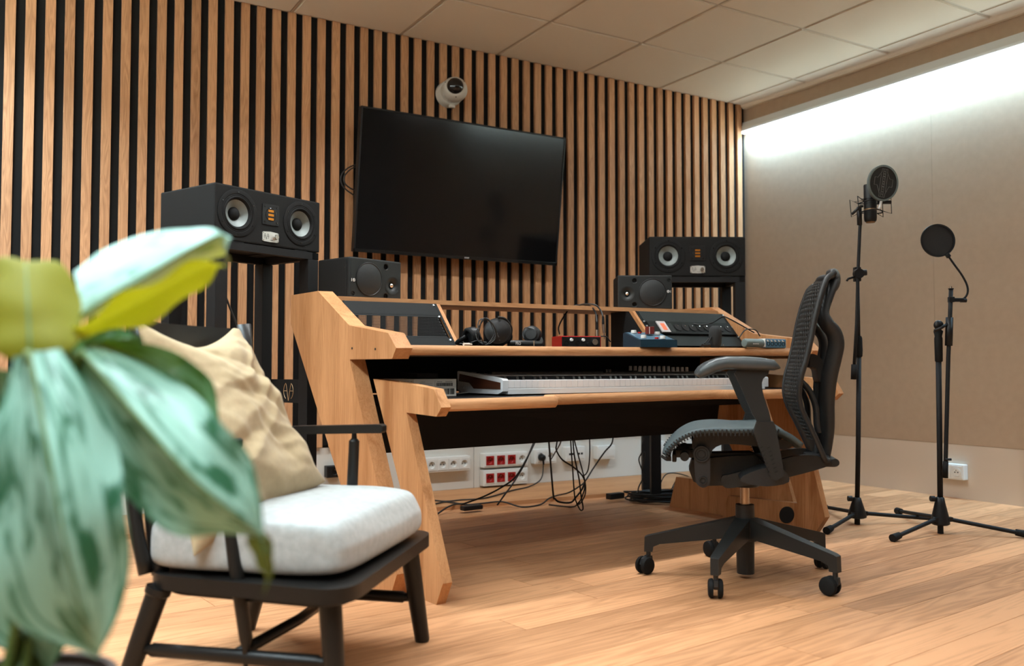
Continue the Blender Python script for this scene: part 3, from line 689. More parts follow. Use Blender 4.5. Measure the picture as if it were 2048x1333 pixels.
# ---------------------------------------------------------------- loudspeakers
M['cab'] = plain('speaker_charcoal_paint', (.008, .0078, .0075), .7, bump=.3, bscale=1200, spec=.18)
M['cone'] = plain('grey_cone', (.20, .23, .225), .5, .2, bump=.1)
M['gold'] = plain('gold_foil', (.55, .20, .02), .35, .8)
M['badge'] = plain('brushed_badge', (.62, .63, .60), .35, .6)
RX = Matrix.Rotation(PI / 2, 4, 'X')        # local z of a lathe -> -y (towards the listener)
def big_speaker(label, loc, rz, sc_=1.0):
    """three-way monitor lying on its side, front face on local y=0"""
    W_, H_, Dp = .485, .200, .33
    t = thing('studio_monitor', label, 'speaker', loc, rz, None); t.scale = (sc_, sc_, sc_)
    cabn = MB().b2((-W_ / 2, 0, 0), (W_ / 2, Dp, H_), .006).build('cabinet', M['cab'], t)
    carve(cabn, [(Matrix.Translation((x, 0, .103)) @ RX, .0642, .035) for x in (-.146, .146)])
    for x in (-.146, .146):
        Mx = Matrix.Translation((x, -.0005, .103)) @ RX
        MB().lathe([(.0855, -.001), (.0855, .002), (.083, .003), (.070, .003), (.068, .0015), (.0665, .003), (.063, .003), (.060, -.006)], Mx, 40).build('driver_ring', M['rubber'], t, True, .5)
        MB().lathe([(.0635, .000), (.060, .0045), (.055, .004), (.051, -.001), (.049, -.006)], Mx, 40).build('rubber_surround', M['rubber'], t, True)
        MB().lathe([(.0500, -.005), (.022, -.026), (.0, -.03)], Mx, 40).build('cone', M['cone'], t, True)
        MB().lathe([(0, -.008), (.010, -.0095), (.018, -.014), (.0235, -.021), (.024, -.026)], Mx, 28).build('dust_cap', M['rubber'], t, True)
        for k in range(6):
            a = PI / 2 + k * PI / 3
            MB().cyl(Mx @ Vector((.0755 * math.cos(a), .0755 * math.sin(a), .002)), Mx @ Vector((.0755 * math.cos(a), .0755 * math.sin(a), .0042)), .0026, seg=8).build('ring_screw', M['blackgloss'], t)
    oct_ = [(-.038, -.030), (-.030, -.038), (.030, -.038), (.038, -.030), (.038, .030), (.030, .038), (-.030, .038), (-.038, .030)]
    p = MB().prism([(x, z + .117) for x, z in smooth2(oct_, 3)], -.003, .001, 'y').build('tweeter_plate', M['blackplastic'], t)
    MB().tube([(.024 * math.cos(a), -.0034, .117 + .024 * math.sin(a)) for a in [2 * PI * k / 28 for k in range(28)]], .0009, 5, True).build('tweeter_ring', M['blackgloss'], p)
    MB().b2((-.0145, -.0036, .095), (.0145, -.0025, .139)).build('tweeter_opening', M['dark'], p)
    for z in (.1005, .1155, .1305):
        MB().b2((-.0125, -.0044, z - .0042), (.0125, -.0030, z + .0042)).build('foil_strip', M['gold'], p)
    for x in (-.028, .028):
        for z in (-.028, .028): MB().cyl((x, -.0045, .117 + z), (x, -.002, .117 + z), .0028, seg=8).build('plate_screw', M['blackgloss'], p)
    b = MB().prism([(x, z) for x, z in [(-.037, .018), (-.037, .0485), (-.032, .051), (0, .0535), (.032, .051), (.037, .0485), (.037, .018), (.032, .0155), (0, .0145), (-.032, .0155)]], -.003, .001, 'y').build('badge_plate', M['badge'], t)
    lg = MB(); cx, cz = -.0195, .035
    for s in (-1, 1):
        lg.tube([(cx + s * (.0035 + .0070 * math.cos(a)), -.0035, cz + .0105 * math.sin(a)) for a in [(-1.15 + 2.3 * k / 10) for k in range(11)]], .0006, 4)
        lg.tube([(cx + s * .0055, -.0035, cz + .009), (cx, -.0035, cz - .0125)], .0006, 4)
        lg.tube([(cx + s * .0035, -.0035, cz), (cx + s * .0102, -.0035, cz)], .0006, 4)
    lg.build('logo', M['ink'], b)
    text('model_text', 'SC307', .0048, M['ink'], b, (.004, -.0033, .0215), (PI / 2, 0, 0))
    MB().lathe([(0, .013), (.0085, .013), (.0095, .011), (.0098, 0)], Matrix.Translation((.020, -.003, .0345)) @ RX, 24).build('volume_knob', M['metal'], b, True, .6)
    for x in (-.033, .033):
        for z in (.0195, .047): MB().cyl((x, -.0042, z), (x, -.002, z), .0022, seg=8).build('badge_screw', M['metal'], b)
    return t
def stand(label, loc, rz, H_, W_=.48, D_=.33, tube=.052):
    t = thing('speaker_stand', label, 'stand', loc, rz)
    top = MB()
    top.b2((-W_ / 2, 0, H_ - .030), (W_ / 2, .03, H_ - .002)).b2((-W_ / 2, D_ - .03, H_ - .030), (W_ / 2, D_, H_ - .002))
    top.b2((-W_ / 2, .0, H_ - .030), (-W_ / 2 + .03, D_, H_ - .002)).b2((W_ / 2 - .03, .0, H_ - .030), (W_ / 2, D_, H_ - .002))
    top.build('top_frame', M['blackmetal'], t)
    for x in (-.15, .15): MB().b2((x - .03, .0, H_ - .004), (x + .03, D_, H_)).build('top_bar', M['blackmetal'], t)
    for x in (-W_ / 2, W_ / 2 - tube):
        for y in (0, D_ - tube): MB().b2((x, y, .022), (x + tube, y + tube, H_ - .031), .002).build('leg', M['blackmetal'], t)
    bm2 = MB()
    bm2.b2((-W_ / 2, 0, .0), (W_ / 2, .045, .021)).b2((-W_ / 2, D_ - .045, .0), (W_ / 2, D_, .021)).b2((-W_ / 2, .046, .0), (-W_ / 2 + .045, D_ - .046, .021)).b2((W_ / 2 - .045, .046, .0), (W_ / 2, D_ - .046, .021))
    bm2.build('base_frame', M['blackmetal'], t)
    pl_ = MB().b2((W_ / 2 - .006, tube + .002, .555), (W_ / 2 - .002, D_ - tube - .002, .65)).build('logo_plate', M['blackmetal'], t)
    lg = MB(); cy, cz, X = D_ / 2, .603, W_ / 2 - .0066
    for s in (-1, 1):
        lg.tube([(X, cy + s * (.007 + .022 * math.cos(a)), cz + .034 * math.sin(a)) for a in [(-1.15 + 2.3 * k / 12) for k in range(13)]], .0011, 4)
        lg.tube([(X, cy + s * .014, cz + .028), (X, cy, cz - .040)], .0011, 4)
        lg.tube([(X, cy + s * .010, cz), (X, cy + s * .030, cz)], .0011, 4)
    lg.build('logo', M['goldink'], pl_)
    return t
M['brass'] = plain('aged_brass', (.22, .13, .06), .35, .6)
M['goldink'] = plain('gold_print', (.55, .36, .18), .4, .4)
# front-left and front-right top corners measured in the room
def spk_pose(pl_, pr_):
    c = (Vector(pl_) + Vector(pr_)) / 2; return (c.x, c.y), math.atan2(pr_[1] - pl_[1], pr_[0] - pl_[0])
ZS = 1.148
CP = Vector((-4.4387, -4.4079))
def away(p, k): return CP + (Vector(p) - CP) * k
(cx, cy), a = spk_pose(away((-3.769, -1.232), 1.02), away((-3.332, -1.040), 1.02)); AL = a
ZS = 1.157
stand('tall black steel speaker stand left of the desk with gold logo plate between its legs', (cx, cy, 0), a, ZS)
big_speaker('large dark studio monitor with two grey cones on the left speaker stand', (cx, cy, ZS + .0005), a, 1.015)
(cx, cy), a = spk_pose(away((-1.590, -.945), 1.045), away((-1.178, -1.180), 1.045))
stand('tall black steel speaker stand beside the fabric wall corner behind the desk', (cx, cy, 0), a, ZS + .020, .50)
big_speaker('large black studio monitor with two grey cones in the corner by the fabric wall', (cx, cy, ZS + .0205), a, 1.045)
# small two-way monitors on the top shelf
M['neu'] = plain('anthracite_paint', (.010, .012, .0125), .45, bump=.3, bscale=1000, spec=.35)
M['grille'] = plain('woven_grille', (.014, .016, .017), .45, .3, bump=.9, bscale=900)
def small_speaker(label, loc, rz, mir):
    W_, H_, Dp = .250, .158, .195
    t = thing('nearfield_monitor', label, 'speaker', loc, rz)
    MB().b2((-W_ / 2, .0165, 0), (W_ / 2, Dp, H_), .007).build('cabinet', M['cab'], t)
    s = -1 if mir else 1; wx = -.035 * s; tx = .082 * s
    bf = MB().b2((-W_ / 2, -.004, .001), (W_ / 2, .016, H_ - .001), .005).build('front_baffle', M['neu'], t)
    carve(bf, [(Matrix.Translation((tx, -.004, .062 if not mir else .072)) @ RX, .0378, .014)] + [(Matrix.Translation((.048 * s, -.004, z)) @ RX, .0122, .016) for z in (.132, .018 if not mir else .022)] + [(Matrix.Translation((-.111 * s, -.004, .020 if not mir else .134)) @ RX, .0084, .008)])
    Mx = Matrix.Translation((wx, -.0045, .078)) @ RX
    MB().lathe([(.0640, -.001), (.0640, .002), (.0615, .003), (.0595, .001)], Mx, 40).build('grille_ring', M['blackplastic'], t, True, .5)
    MB().lathe([(.0600, .001), (.045, .006), (.025, .0085), (0, .0095)], Mx, 36).build('woofer_grille', M['grille'], t, True)
    Mt = Matrix.Translation((tx, -.0042, .062 if not mir else .072)) @ RX
    MB().lathe([(.0385, .0006), (.033, .0012), (.022, -.0030), (.0105, -.0095), (.0105, -.012)], Mt, 32).build('waveguide', M['neu'], t, True)
    MB().sph(Mt @ Vector((0, 0, -.008)), .0095, 1, .8, 1).build('tweeter_dome', M['chrome'], t, True)
    for x, z, r in ((.048 * s, .132, .0125), (.048 * s, .018 if not mir else .022, .0125)):
        Mp = Matrix.Translation((x, -.0043, z)) @ RX
        MB().lathe([(r + .0018, .0004), (r, .001), (r * .9, -.002), (r * .85, -.002)], Mp, 24).build('port_ring', M['neu'], t, True)
        MB().cyl(Mp @ Vector((0, 0, -.0155)), Mp @ Vector((0, 0, -.010)), r * .9, seg=24).build('bass_port', M['dark'], t)
    zc = .020 if not mir else .134
    Mp = Matrix.Translation((-.111 * s, -.0043, zc)) @ RX
    MB().cyl(Mp @ Vector((0, 0, -.0075)), Mp @ Vector((0, 0, -.004)), .0080, seg=20).build('screw_socket', M['dark'], t)
    MB().box(Mp @ Vector((0, 0, .001)), (.014, .0008, .0025), Matrix.Rotation(.4, 3, 'Y')).build('screw_slot', M['neu'], t)
    lg = MB(); X = -.1115 * s; Z = .070 if not mir else .082
    lg.tube([(X + .0045 * s + .0055 * math.cos(k * PI / 10), -.0048, Z + .0055 * math.sin(k * PI / 10)) for k in range(20)], .0007, 4, True)
    lg.tube([(X + .0045 * s + .0026 * math.cos(k * PI / 6), -.0048, Z + .0026 * math.sin(k * PI / 6)) for k in range(12)], .0007, 4, True)
    lg.b2((X - .0065 * s - .0007, -.0052, Z - .0055), (X - .0065 * s + .0007, -.0042, Z + .0055))
    lg.build('logo', M['knob'], t)
    return t
def corner(u, v): p = WD(u, v, TOP); return p
pz = WD(.2, .6, TOP).z
small_speaker('small anthracite monitor with a round grille at the left end of the top shelf', (-3.172, -1.232, WD(.2, .6, TOP).z), math.radians(18), False)
small_speaker('small anthracite monitor with a round grille at the right end of the top shelf', (-1.838, -1.205, WD(1.6, .6, TOP).z), math.radians(-31), True)

# ---------------------------------------------------------------- television on the wall
M['screen'] = plain('dark_glass_screen', (.004, .004, .0045), .12, spec=.5)
tv = thing('television', 'large flat black television on the slatted wall', 'television', (-2.222, -.152, 1.658), 0)
tilt = Matrix.Rotation(math.radians(7.8), 4, 'X')
def tvb(a, b, nm, mat, bev=0, par=None): return MB().b2(a, b, bev).warp(lambda c: tilt @ c).build(nm, mat, par or tv)
HW, HH = .622, .369
tvb((-HW, .0, -HH), (HW, .035, HH), 'back_shell', M['blackplastic'], .004)
tvb((-HW, -.006, -HH), (HW, .004, -HH + .018), 'frame', M['blackgloss'], .001); tvb((-HW, -.006, HH - .009), (HW, .004, HH), 'frame', M['blackplastic'], .001)
tvb((-HW, -.006, -HH), (-HW + .009, .004, HH), 'frame', M['blackplastic'], .001); tvb((HW - .009, -.006, -HH), (HW, .004, HH), 'frame', M['blackplastic'], .001)
tvb((-HW + .008, -.002, -HH + .016), (HW - .008, .003, HH - .008), 'screen', M['screen'])
b = text('brand_text', 'SONY', .011, M['knob'], tv, tilt @ Vector((.03, -.0066, -HH + .009)), (PI / 2 + math.radians(7.8), 0, 0))
MB().b2((-.20, .03, -.2), (.20, .06, .0)).b2((-.1, .055, -.12), (.1, .15, .08)).build('wall_bracket', M['blackmetal'], tv)
# dome camera
dc = thing('security_camera', 'white dome camera on the slats above the television', 'security camera', (-2.262, -.0015, 2.222), 0)
Mc = Matrix.Rotation(PI / 2, 4, 'X')
M['camw'] = plain('camera_white', (.55, .53, .47), .45)
MB().lathe([(0, 0), (.072, 0), (.072, .045), (.066, .055), (0, .055)], Mc, 36).build('base', M['camw'], dc, True, .6)
Mb = Matrix.Translation((.010, -.075, .010)) @ Matrix.Rotation(math.radians(-24), 4, 'Z') @ Matrix.Rotation(math.radians(82), 4, 'X')
MB().lathe([(0, -.045), (.045, -.040), (.064, -.02), (.0705, .0), (.068, .022), (.056, .045), (.047, .052), (.045, .050)], Mb, 40).build('housing', M['camw'], dc, True)
MB().lathe([(.046, .049), (.043, .062), (.033, .076), (.018, .084), (0, .087)], Mb, 32).build('glass_dome', M['blackgloss'], dc, True)
for k in range(3):
    a = .6 + k * 2 * PI / 3
    MB().sph(Mb @ Vector((.0585 * math.cos(a), .0585 * math.sin(a), .040)), .0035).build('screw', M['dark'], dc)
MB().b2((-.012, -.065, -.085), (.018, -.045, -.070), .003).build('latch', M['camw'], dc)

# ---------------------------------------------------------------- cables (each one its own)
CAB =  {'c1':[[-2.143,-0.762,0.368],[-2.199,-0.769,0.281],[-2.276,-0.778,0.183],[-2.355,-0.787,0.14],[-2.462,-0.8,0.104],[-2.586,-0.814,0.078]],'c2':[[-2.119,-0.709,0.364],[-2.184,-0.717,0.244],[-2.257,-0.725,0.148],[-2.31,-0.732,0.095],[-2.355,-0.737,0.048]],'c3':[[-1.667,-0.05,0.188],[-1.659,-0.05,0.129],[-1.688,-0.07,0.055],[-1.8,-0.12,0.026],[-1.955,-0.2,0.013],[-2.135,-0.327,0.006],[-2.258,-0.389,0.006],[-2.358,-0.373,0.006],[-2.445,-0.378,0.006],[-2.488,-0.31,0.006]],'c4':[[-2.113,-0.809,0.367],[-2.102,-0.808,0.255],[-2.091,-0.807,0.146],[-2.082,-0.806,0.073],[-2.074,-0.805,0.065],[-2.046,-0.801,0.047],[-1.974,-0.793,0.038],[-1.94,-0.789,0.061],[-1.901,-0.784,0.094],[-1.881,-0.782,0.133]],'c5':[[-2.541,-0.431,0.006],[-2.463,-0.396,0.006],[-2.435,-0.44,0.006],[-2.404,-0.527,0.006],[-2.312,-0.527,0.006],[-2.209,-0.533,0.006],[-2.147,-0.612,0.006],[-2.028,-0.599,0.006],[-1.949,-0.559,0.006],[-1.859,-0.492,0.006],[-1.877,-0.631,0.059],[-1.844,-0.677,0.093],[-1.803,-0.672,0.116],[-1.741,-0.665,0.184],[-1.708,-0.711,0.263],[-1.697,-0.76,0.312],[-1.687,-0.759,0.369]],'c6':[[-2.625,-0.626,0.006],[-2.538,-0.565,0.006],[-2.45,-0.486,0.006],[-2.394,-0.492,0.006]],'b1':[[-2.121,-0.911,0.384],[-2.135,-0.913,0.336],[-2.135,-0.913,0.308],[-2.099,-0.908,0.263],[-2.029,-0.9,0.223],[-1.972,-0.893,0.176],[-1.958,-0.892,0.129],[-1.978,-0.894,0.077],[-2.002,-0.897,0.05],[-1.933,-0.74,0.006],[-1.99,-0.622,0.006]],'b2':[[-2.112,-0.91,0.384],[-2.037,-0.8,0.334],[-1.93,-0.586,0.26],[-1.818,-0.372,0.201],[-1.618,-0.06,0.193]],'b3':[[-2.087,-0.957,0.386],[-2.08,-0.956,0.302],[-2.072,-0.955,0.214],[-2.065,-0.955,0.126],[-2.058,-0.954,0.083],[-2.035,-0.951,0.039],[-2.021,-0.95,0.025],[-2.009,-0.948,0.036],[-2.021,-0.949,0.094],[-2.034,-0.951,0.176],[-2.062,-0.954,0.283],[-2.073,-0.956,0.385]],'b4':[[-1.996,-0.846,0.375],[-1.967,-0.842,0.287],[-1.934,-0.839,0.19],[-1.917,-0.837,0.131],[-1.915,-0.836,0.094],[-1.925,-0.838,0.066],[-1.949,-0.84,0.039],[-1.978,-0.844,0.031]],'b5':[[-1.928,-0.888,0.383],[-1.926,-0.888,0.288],[-1.934,-0.889,0.217],[-1.948,-0.891,0.189],[-1.963,-0.892,0.179]],'leg1':[[-1.512,-0.8,0.354],[-1.532,-0.8,0.3],[-1.535,-0.8,0.262],[-1.555,-0.8,0.225],[-1.533,-0.8,0.166],[-1.531,-0.8,0.128],[-1.561,-0.8,0.072],[-1.537,-0.8,0.019]],'leg2':[[-1.53,-0.8,0.266],[-1.515,-0.8,0.257],[-1.523,-0.8,0.215],[-1.528,-0.8,0.177],[-1.525,-0.8,0.127],[-1.514,-0.8,0.1]],'stand':[[-3.729,-1.1,1.04],[-3.714,-1.098,0.997],[-3.687,-1.095,0.925],[-3.657,-1.091,0.853],[-3.63,-1.088,0.765]],'tv1':[[-2.817,-0.05,1.755],[-2.858,-0.05,1.732],[-2.89,-0.05,1.695],[-2.893,-0.05,1.653],[-2.868,-0.05,1.621],[-2.816,-0.05,1.59]],'tv2':[[-2.821,-0.06,1.742],[-2.853,-0.06,1.72],[-2.88,-0.06,1.683],[-2.875,-0.06,1.648],[-2.847,-0.06,1.627],[-2.815,-0.06,1.617]],'ja':[[-2.296,-1.183,0.843],[-2.301,-1.184,0.876],[-2.269,-1.18,0.925],[-2.226,-1.175,0.966],[-2.193,-1.221,0.974],[-2.197,-1.282,0.962],[-2.186,-1.301,0.93],[-2.197,-1.323,0.888]],'jb':[[-2.211,-1.203,0.969],[-2.209,-1.243,0.975],[-2.192,-1.302,0.969],[-2.175,-1.32,0.945],[-2.178,-1.341,0.916]],'jsa':[[-2.197,-1.323,0.888],[-2.196,-1.322,0.86],[-2.197,-1.323,0.823],[-2.198,-1.323,0.793]],'jsb':[[-2.177,-1.34,0.916],[-2.176,-1.34,0.884],[-2.172,-1.34,0.846],[-2.17,-1.34,0.82]],'jf':[[-2.305,-1.406,0.805],[-2.264,-1.401,0.821],[-2.206,-1.394,0.83],[-2.175,-1.39,0.807]],'r1':[[-1.49,-1.542,0.855],[-1.661,-1.562,0.912],[-1.662,-1.522,0.92],[-1.638,-1.438,0.901],[-1.65,-1.399,0.894],[-1.673,-1.382,0.893],[-1.704,-1.345,0.901],[-1.73,-1.338,0.891]],'r2':[[-1.64,-1.599,0.826],[-1.579,-1.572,0.861],[-1.533,-1.557,0.869],[-1.476,-1.54,0.865],[-1.448,-1.537,0.84]]}
for _k in CAB:
    for _p in CAB[_k]:
        if _p[1] > -.57 and _p[2] < .026: _p[2] = .026
def cab(key, r, label, name='cable', mat=None, n=5):
    o = MB().tube(smoothline(CAB[key], n), r * 1.3, 6).build(name, mat or M['cable'], None, True); return tag(o, label, 'cable')
cab('tv1', .0030, 'outer black cable looping out from the left edge of the television')
cab('tv2', .0030, 'inner black cable looping out from the left edge of the television')
cab('c1', .0030, 'black cable running from the desk down left to the flat connector on the plinth')
cab('c2', .0030, 'black cable hanging steeply beside the red sockets')
cab('c3', .0030, 'black mains cable from the plug in the double socket to the left along the plinth')
cab('c4', .0038, 'thick black cable hanging in a long U below the desk')
cab('c5', .0032, 'long black cable sweeping left across the floor under the desk')
cab('c6', .0032, 'short black cable lying beside the left desk foot')
cab('b1', .0030, 'black cable bowing out to the right under the desk before reaching the floor')
cab('b2', .0028, 'thin black cable twisted into the socket beside the plug')
cab('b3', .0028, 'black cable doubled into a narrow loop almost touching the floor')
cab('b4', .0028, 'black cable falling outside the narrow loop under the desk')
cab('b5', .0026, 'thin straight black cable hanging before the blank wall box')
cab('leg1', .0028, 'twisting grey black cable hanging beside the right speaker stand leg')
cab('leg2', .0024, 'short loop of cable knotted at the right speaker stand leg')
cab('stand', .0030, 'black cable slanting down from the left speaker stand behind the pillow')
cab('ja', .0028, 'black jack cable arching over the top shelf, left of the two')
cab('jb', .0028, 'black jack cable arching over the top shelf, right of the two')
cab('jf', .0022, 'thin black cable curling behind the red interface')
cab('r1', .0022, 'thin black cable draped across the right rack and the desk side panel')
cab('r2', .0022, 'thin black cable from the blue microphone over the desk side panel')
def jack(key, label, sleeve):
    P = [Vector(p) for p in CAB[key]]
    t = thing('jack_plug', label, 'plug', P[0])
    q_ = [p - P[0] for p in P]
    MB().cyl(q_[0], q_[1], .0050, .0062, 12).build('strain_relief', M['blackplastic'], t, True, .7)
    MB().cyl(q_[1], q_[2], .0068, .0058, 14).build('metal_sleeve', M['metal'], t, True, .7)
    MB().cyl(q_[2], q_[3], .0030, .0026, 10).build('tip', M['chrome'], t, True, .7)
jack('jsa', 'silver jack plug hanging upright in front of the shelf, its tip on the tier', 0)
jack('jsb', 'silver jack plug hanging slightly higher behind the other plug', 0)
# flat connector on the plinth
t = thing('inline_connector', 'flat black inline connector among the cables before the plinth', 'connector', (-2.42, -.60, .012), .1)
MB().b2((-.055, -.02, 0), (.055, .02, .022), .006).build('connector_body', M['blackplastic'], t)
# coil of cable by the right stand
t = thing('cable_coil', 'flat heap of coiled black cable on the floor by the right speaker stand', 'cable', (-1.405, -.795, .004), -.45)
rr = random.Random(3)
for k in range(13):
    pts = []; R1 = rr.uniform(.125, .185); R2 = rr.uniform(.085, .11); ox, oy, z0 = rr.uniform(-.02, .02), rr.uniform(-.02, .02), .006 + .0032 * k
    tx, ty = rr.uniform(-.06, .06), rr.uniform(-.05, .05)
    for i in range(30):
        a = 2 * PI * i / 30; x, y = R1 * math.cos(a), R2 * math.sin(a)
        pts.append((ox + x, oy + y, max(.004, z0 + x * tx + y * ty + .004 * math.sin(3 * a + k))))
    MB().tube(pts, .0042, 6, True).build('coil_turn', M['cable'], t, True)
MB().box((.10, .02, .062), (.058, .030, .022), Matrix.Rotation(.3, 3, 'Z'), .003).build('pale_cable_tag', plain('pale_grey_plastic', (.28, .30, .29), .5), t)
for s_, pts in enumerate(([(.05, .0, .05), (.10, .05, .10), (.14, .02, .085), (.15, -.03, .02)], [(-.02, 0, .05), (.06, .09, .13), (.20, .1, .10), (.26, .05, .02)])):
    MB().tube(smoothline(pts, 8), .0030, 6).build('loose_end', M['cable'], t, True)
ts = MB().b2((0, 0, 0), (.10, .04, .030), .004); o = ts.build('multi_socket_box', M['blackplastic']); o.location = (-1.60, -.62, .0005); o.rotation_euler = (0, 0, .1)
tag(o, 'small black socket box on the floor left of the cable heap', 'box')

# ---------------------------------------------------------------- wall sockets
M['sred'] = plain('red_socket', (.36, .012, .012), .35)
def socket_box(label, x0, x1, z0, z1, kinds, y0=.0282, dep=.046, size=.0, mat=None, name='wall_socket'):
    """surface box with several French sockets; kinds: w white, r red, b blank, d data, s schuko-like"""
    t = thing(name, label, 'socket', ((x0 + x1) / 2, y0, (z0 + z1) / 2))
    w2, h2 = (x1 - x0) / 2, (z1 - z0) / 2; mt = mat or M['plate']
    bxm = MB().b2((-w2, -dep, -h2), (w2, 0, h2), .005).build('box', mt, t)
    wells = []; n = len(kinds); pitch = (x1 - x0 - .012) / n
    for i, k in enumerate(kinds):
        cx = -w2 + .006 + pitch * (i + .5); y = -dep
        hw = min(pitch, z1 - z0) * .5 - .003
        if k == ' ': continue
        f = MB().b2((cx - hw, y - .003, -hw), (cx + hw, y, hw), .0015).build('frame', mt, t)
        if k == 'b':
            MB().b2((cx - hw * .72, y - .0045, -hw * .72), (cx + hw * .72, y - .002, hw * .72), .001).build('blank_cover', mt, t); continue
        if k == 'd':
            MB().b2((cx - hw * .75, y - .004, -hw * .75), (cx + hw * .75, y - .002, hw * .75), .001).build('data_plate', mt, t)
            for s in (-1, 1): MB().b2((cx + s * hw * .35 - .007, y - .0046, -.006), (cx + s * hw * .35 + .007, y - .0035, .006)).build('data_port', M['dark'], t)
            continue
        m2 = M['sred'] if k == 'r' else mt
        r = hw * .66
        Mx = Matrix.Translation((cx, y - .0036, 0)) @ RX
        if k == 'r':
            rc = MB().b2((cx - hw * .80, y - .0048, -hw * .80), (cx + hw * .80, y - .002, hw * .80), .001).build('red_cover', m2, t)
        carve(f, [(Matrix.Translation((cx, y - .003, 0)) @ RX, r, .01)]); wells.append((Matrix.Translation((cx, y, 0)) @ RX, r, .011))
        if k == 'r': carve(rc, [(Matrix.Translation((cx, y - .0048, 0)) @ RX, r, .01)])
        MB().lathe([(r * 1.06, .0052 if k == 'r' else .0032), (r * .97, .0054 if k == 'r' else .0034), (r * .92, -.007), (r * .80, -.0088), (0, -.0088)], Matrix.Translation((cx, y, 0)) @ RX, 28).build('socket_well', m2, t, True, .5)
        yy = y + .0088
        for dx in (-.0085, .0085): MB().cyl((cx + dx, yy - .0022, -.001), (cx + dx, yy + .0012, -.001), .0030, seg=8).build('pin_hole', M['dark'], t)
        MB().cyl((cx, yy - .010, .010), (cx, yy + .001, .010), .0026, seg=8).build('earth_pin', M['metal'], t)
    if wells: carve(bxm, wells)
    return t
socket_box('white four gang socket box under the desk, left of the panel joint', -2.395, -2.118, .127, .208, 'wwww')
socket_box('upper white socket box with three red sockets and a white one', -2.036, -1.742, .133, .214, 'rrrw')
socket_box('lower white socket box with three red sockets and a white one', -2.036, -1.742, .030, .121, 'rrrw')
socket_box('white double socket box holding a black plug', -1.697, -1.545, .136, .222, 'ww')
socket_box('white double data socket box behind the hanging cables', -1.480, -1.338, .140, .226, 'dd')
socket_box('white double box with blank covers under the desk', -1.250, -1.112, .140, .222, 'bb')
socket_box('white double box half hidden behind the right speaker stand leg', -.86, -.72, .150, .232, 'bb')
socket_box('small black socket box at the left end of the wall foot panel', -2.945, -2.860, .135, .195, 'w', mat=M['blackplastic'])
t = thing('mains_plug', 'round black mains plug in the double socket under the desk', 'plug', (-1.659, -.0235, .175))
MB().lathe([(0, .034), (.012, .034), (.018, .028), (.0195, .012), (.0195, .001)], RX, 24).build('plug_body', M['blackplastic'], t, True, .8)
MB().cyl((0, -.026, -.006), (0, -.032, -.040), .007, .0045, 12).build('strain_relief', M['rubber'], t, True, .7)
# socket on the fabric wall
t = thing('wall_socket', 'white double mains socket low on the pale foot panel behind the mic stand', 'socket', (XR + .0035, -1.495, .143), -PI / 2)
MB().b2((-.074, -.040, -.041), (.074, 0, .041), .005).build('box', M['plate'], t)
for cx in (-.030, .036):
    MB().b2((cx - .031, -.043, -.033), (cx + .031, -.040, .033), .0015).build('frame', M['plate'], t)
    Mx = Matrix.Translation((cx, -.0445, 0)) @ RX
    MB().lathe([(.024, .0012), (.0225, .0018), (.0215, -.0005), (.021, -.0012), (0, -.0012)], Mx, 28).build('socket_well', M['plate'], t, True, .5)
    for dx in (-.0085, .0085): MB().cyl((cx + dx, -.0462, -.001), (cx + dx, -.043, -.001), .0028, seg=8).build('pin_hole', M['dark'], t)
    MB().cyl((cx, -.050, .010), (cx, -.044, .010), .0026, seg=8).build('earth_pin', M['metal'], t)

# ---------------------------------------------------------------- microphone stands (local x runs along the picture, y away from it)
YW = -0.531711
LAT = Vector((math.cos(YW), math.sin(YW), 0)); DEP = Vector((-math.sin(YW), math.cos(YW), 0))
def tl(base, p):                     # room point -> stand frame
    d = Vector(p) - Vector(base); return Vector((d.dot(LAT), d.dot(DEP), p[2]))
def tripod(t, base, feet, hub_z, top, grip, hub_r=.040):
    MB().lathe([(0, hub_z * 1.02), (.013, hub_z * 1.02), (.017, hub_z), (hub_r * .55, hub_z * .86), (hub_r, hub_z * .36), (hub_r, hub_z * .28), (.03, hub_z * .24), (0, hub_z * .24)], None, 20).build('tripod_hub', M['blackplastic'], t, True, .8)
    MB().cyl((0, 0, .0), (0, 0, .045), .012, seg=14).build('centre_stub', M['blackmetal'], t)
    MB().cyl((-.022, .0, hub_z * .97), (-.040, 0, hub_z * .97), .012, .012, 12).build('hub_knob', M['blackplastic'], t, True, .8)
    for f in feet:
        l = tl(base, (f[0], f[1], 0)); d = Vector((l.x, l.y, 0)).normalized()
        s = d * (hub_r * .7) + Vector((0, 0, hub_z * .42)); e = Vector((l.x, l.y, .018))
        lg = MB().cyl(s, e, .0085, seg=12).build('leg', M['blackmetal'], t, True, .8)
        k = (e - s).normalized()
        MB().cyl(e - k * .025, e + k * .022, .0135, .0165, 14).build('rubber_foot', M['rubber'], lg, True, .8)
        MB().box(s + k * .01, (.02, .02, .02), None, .003).build('leg_joint', M['blackplastic'], lg)
def mesh_disc(mb_name, parent, Mx, r, mat):
    return MB().lathe([(0, .0006), (r, .0006), (r, -.0006), (0, -.0006)], Mx, 40).build(mb_name, mat, parent)
M['net'] = plain('dark_nylon_net', (.010, .009, .009), .85, bump=.9, bscale=1500)
B1 = (-1.096, -1.765, 0)
s1 = thing('microphone_stand', 'tall black tripod stand carrying the studio microphone, nearer the office chair', 'microphone stand', B1, YW)
tripod(s1, B1, [(-1.389, -1.853), (-.764, -1.918), (-.910, -1.424)], .118, 0, 0)
MB().tube([(.001, 0, .10), (.009, 0, .33), (.019, 0, .765)], .0105, 14).build('lower_tube', M['blackmetal'], s1, True)
MB().lathe([(.011, 0), (.015, .004), (.0165, .03), (.015, .085), (.011, .095)], Matrix.Translation((.019, 0, .745)), 16).build('height_clutch', M['rubber'], s1, True)
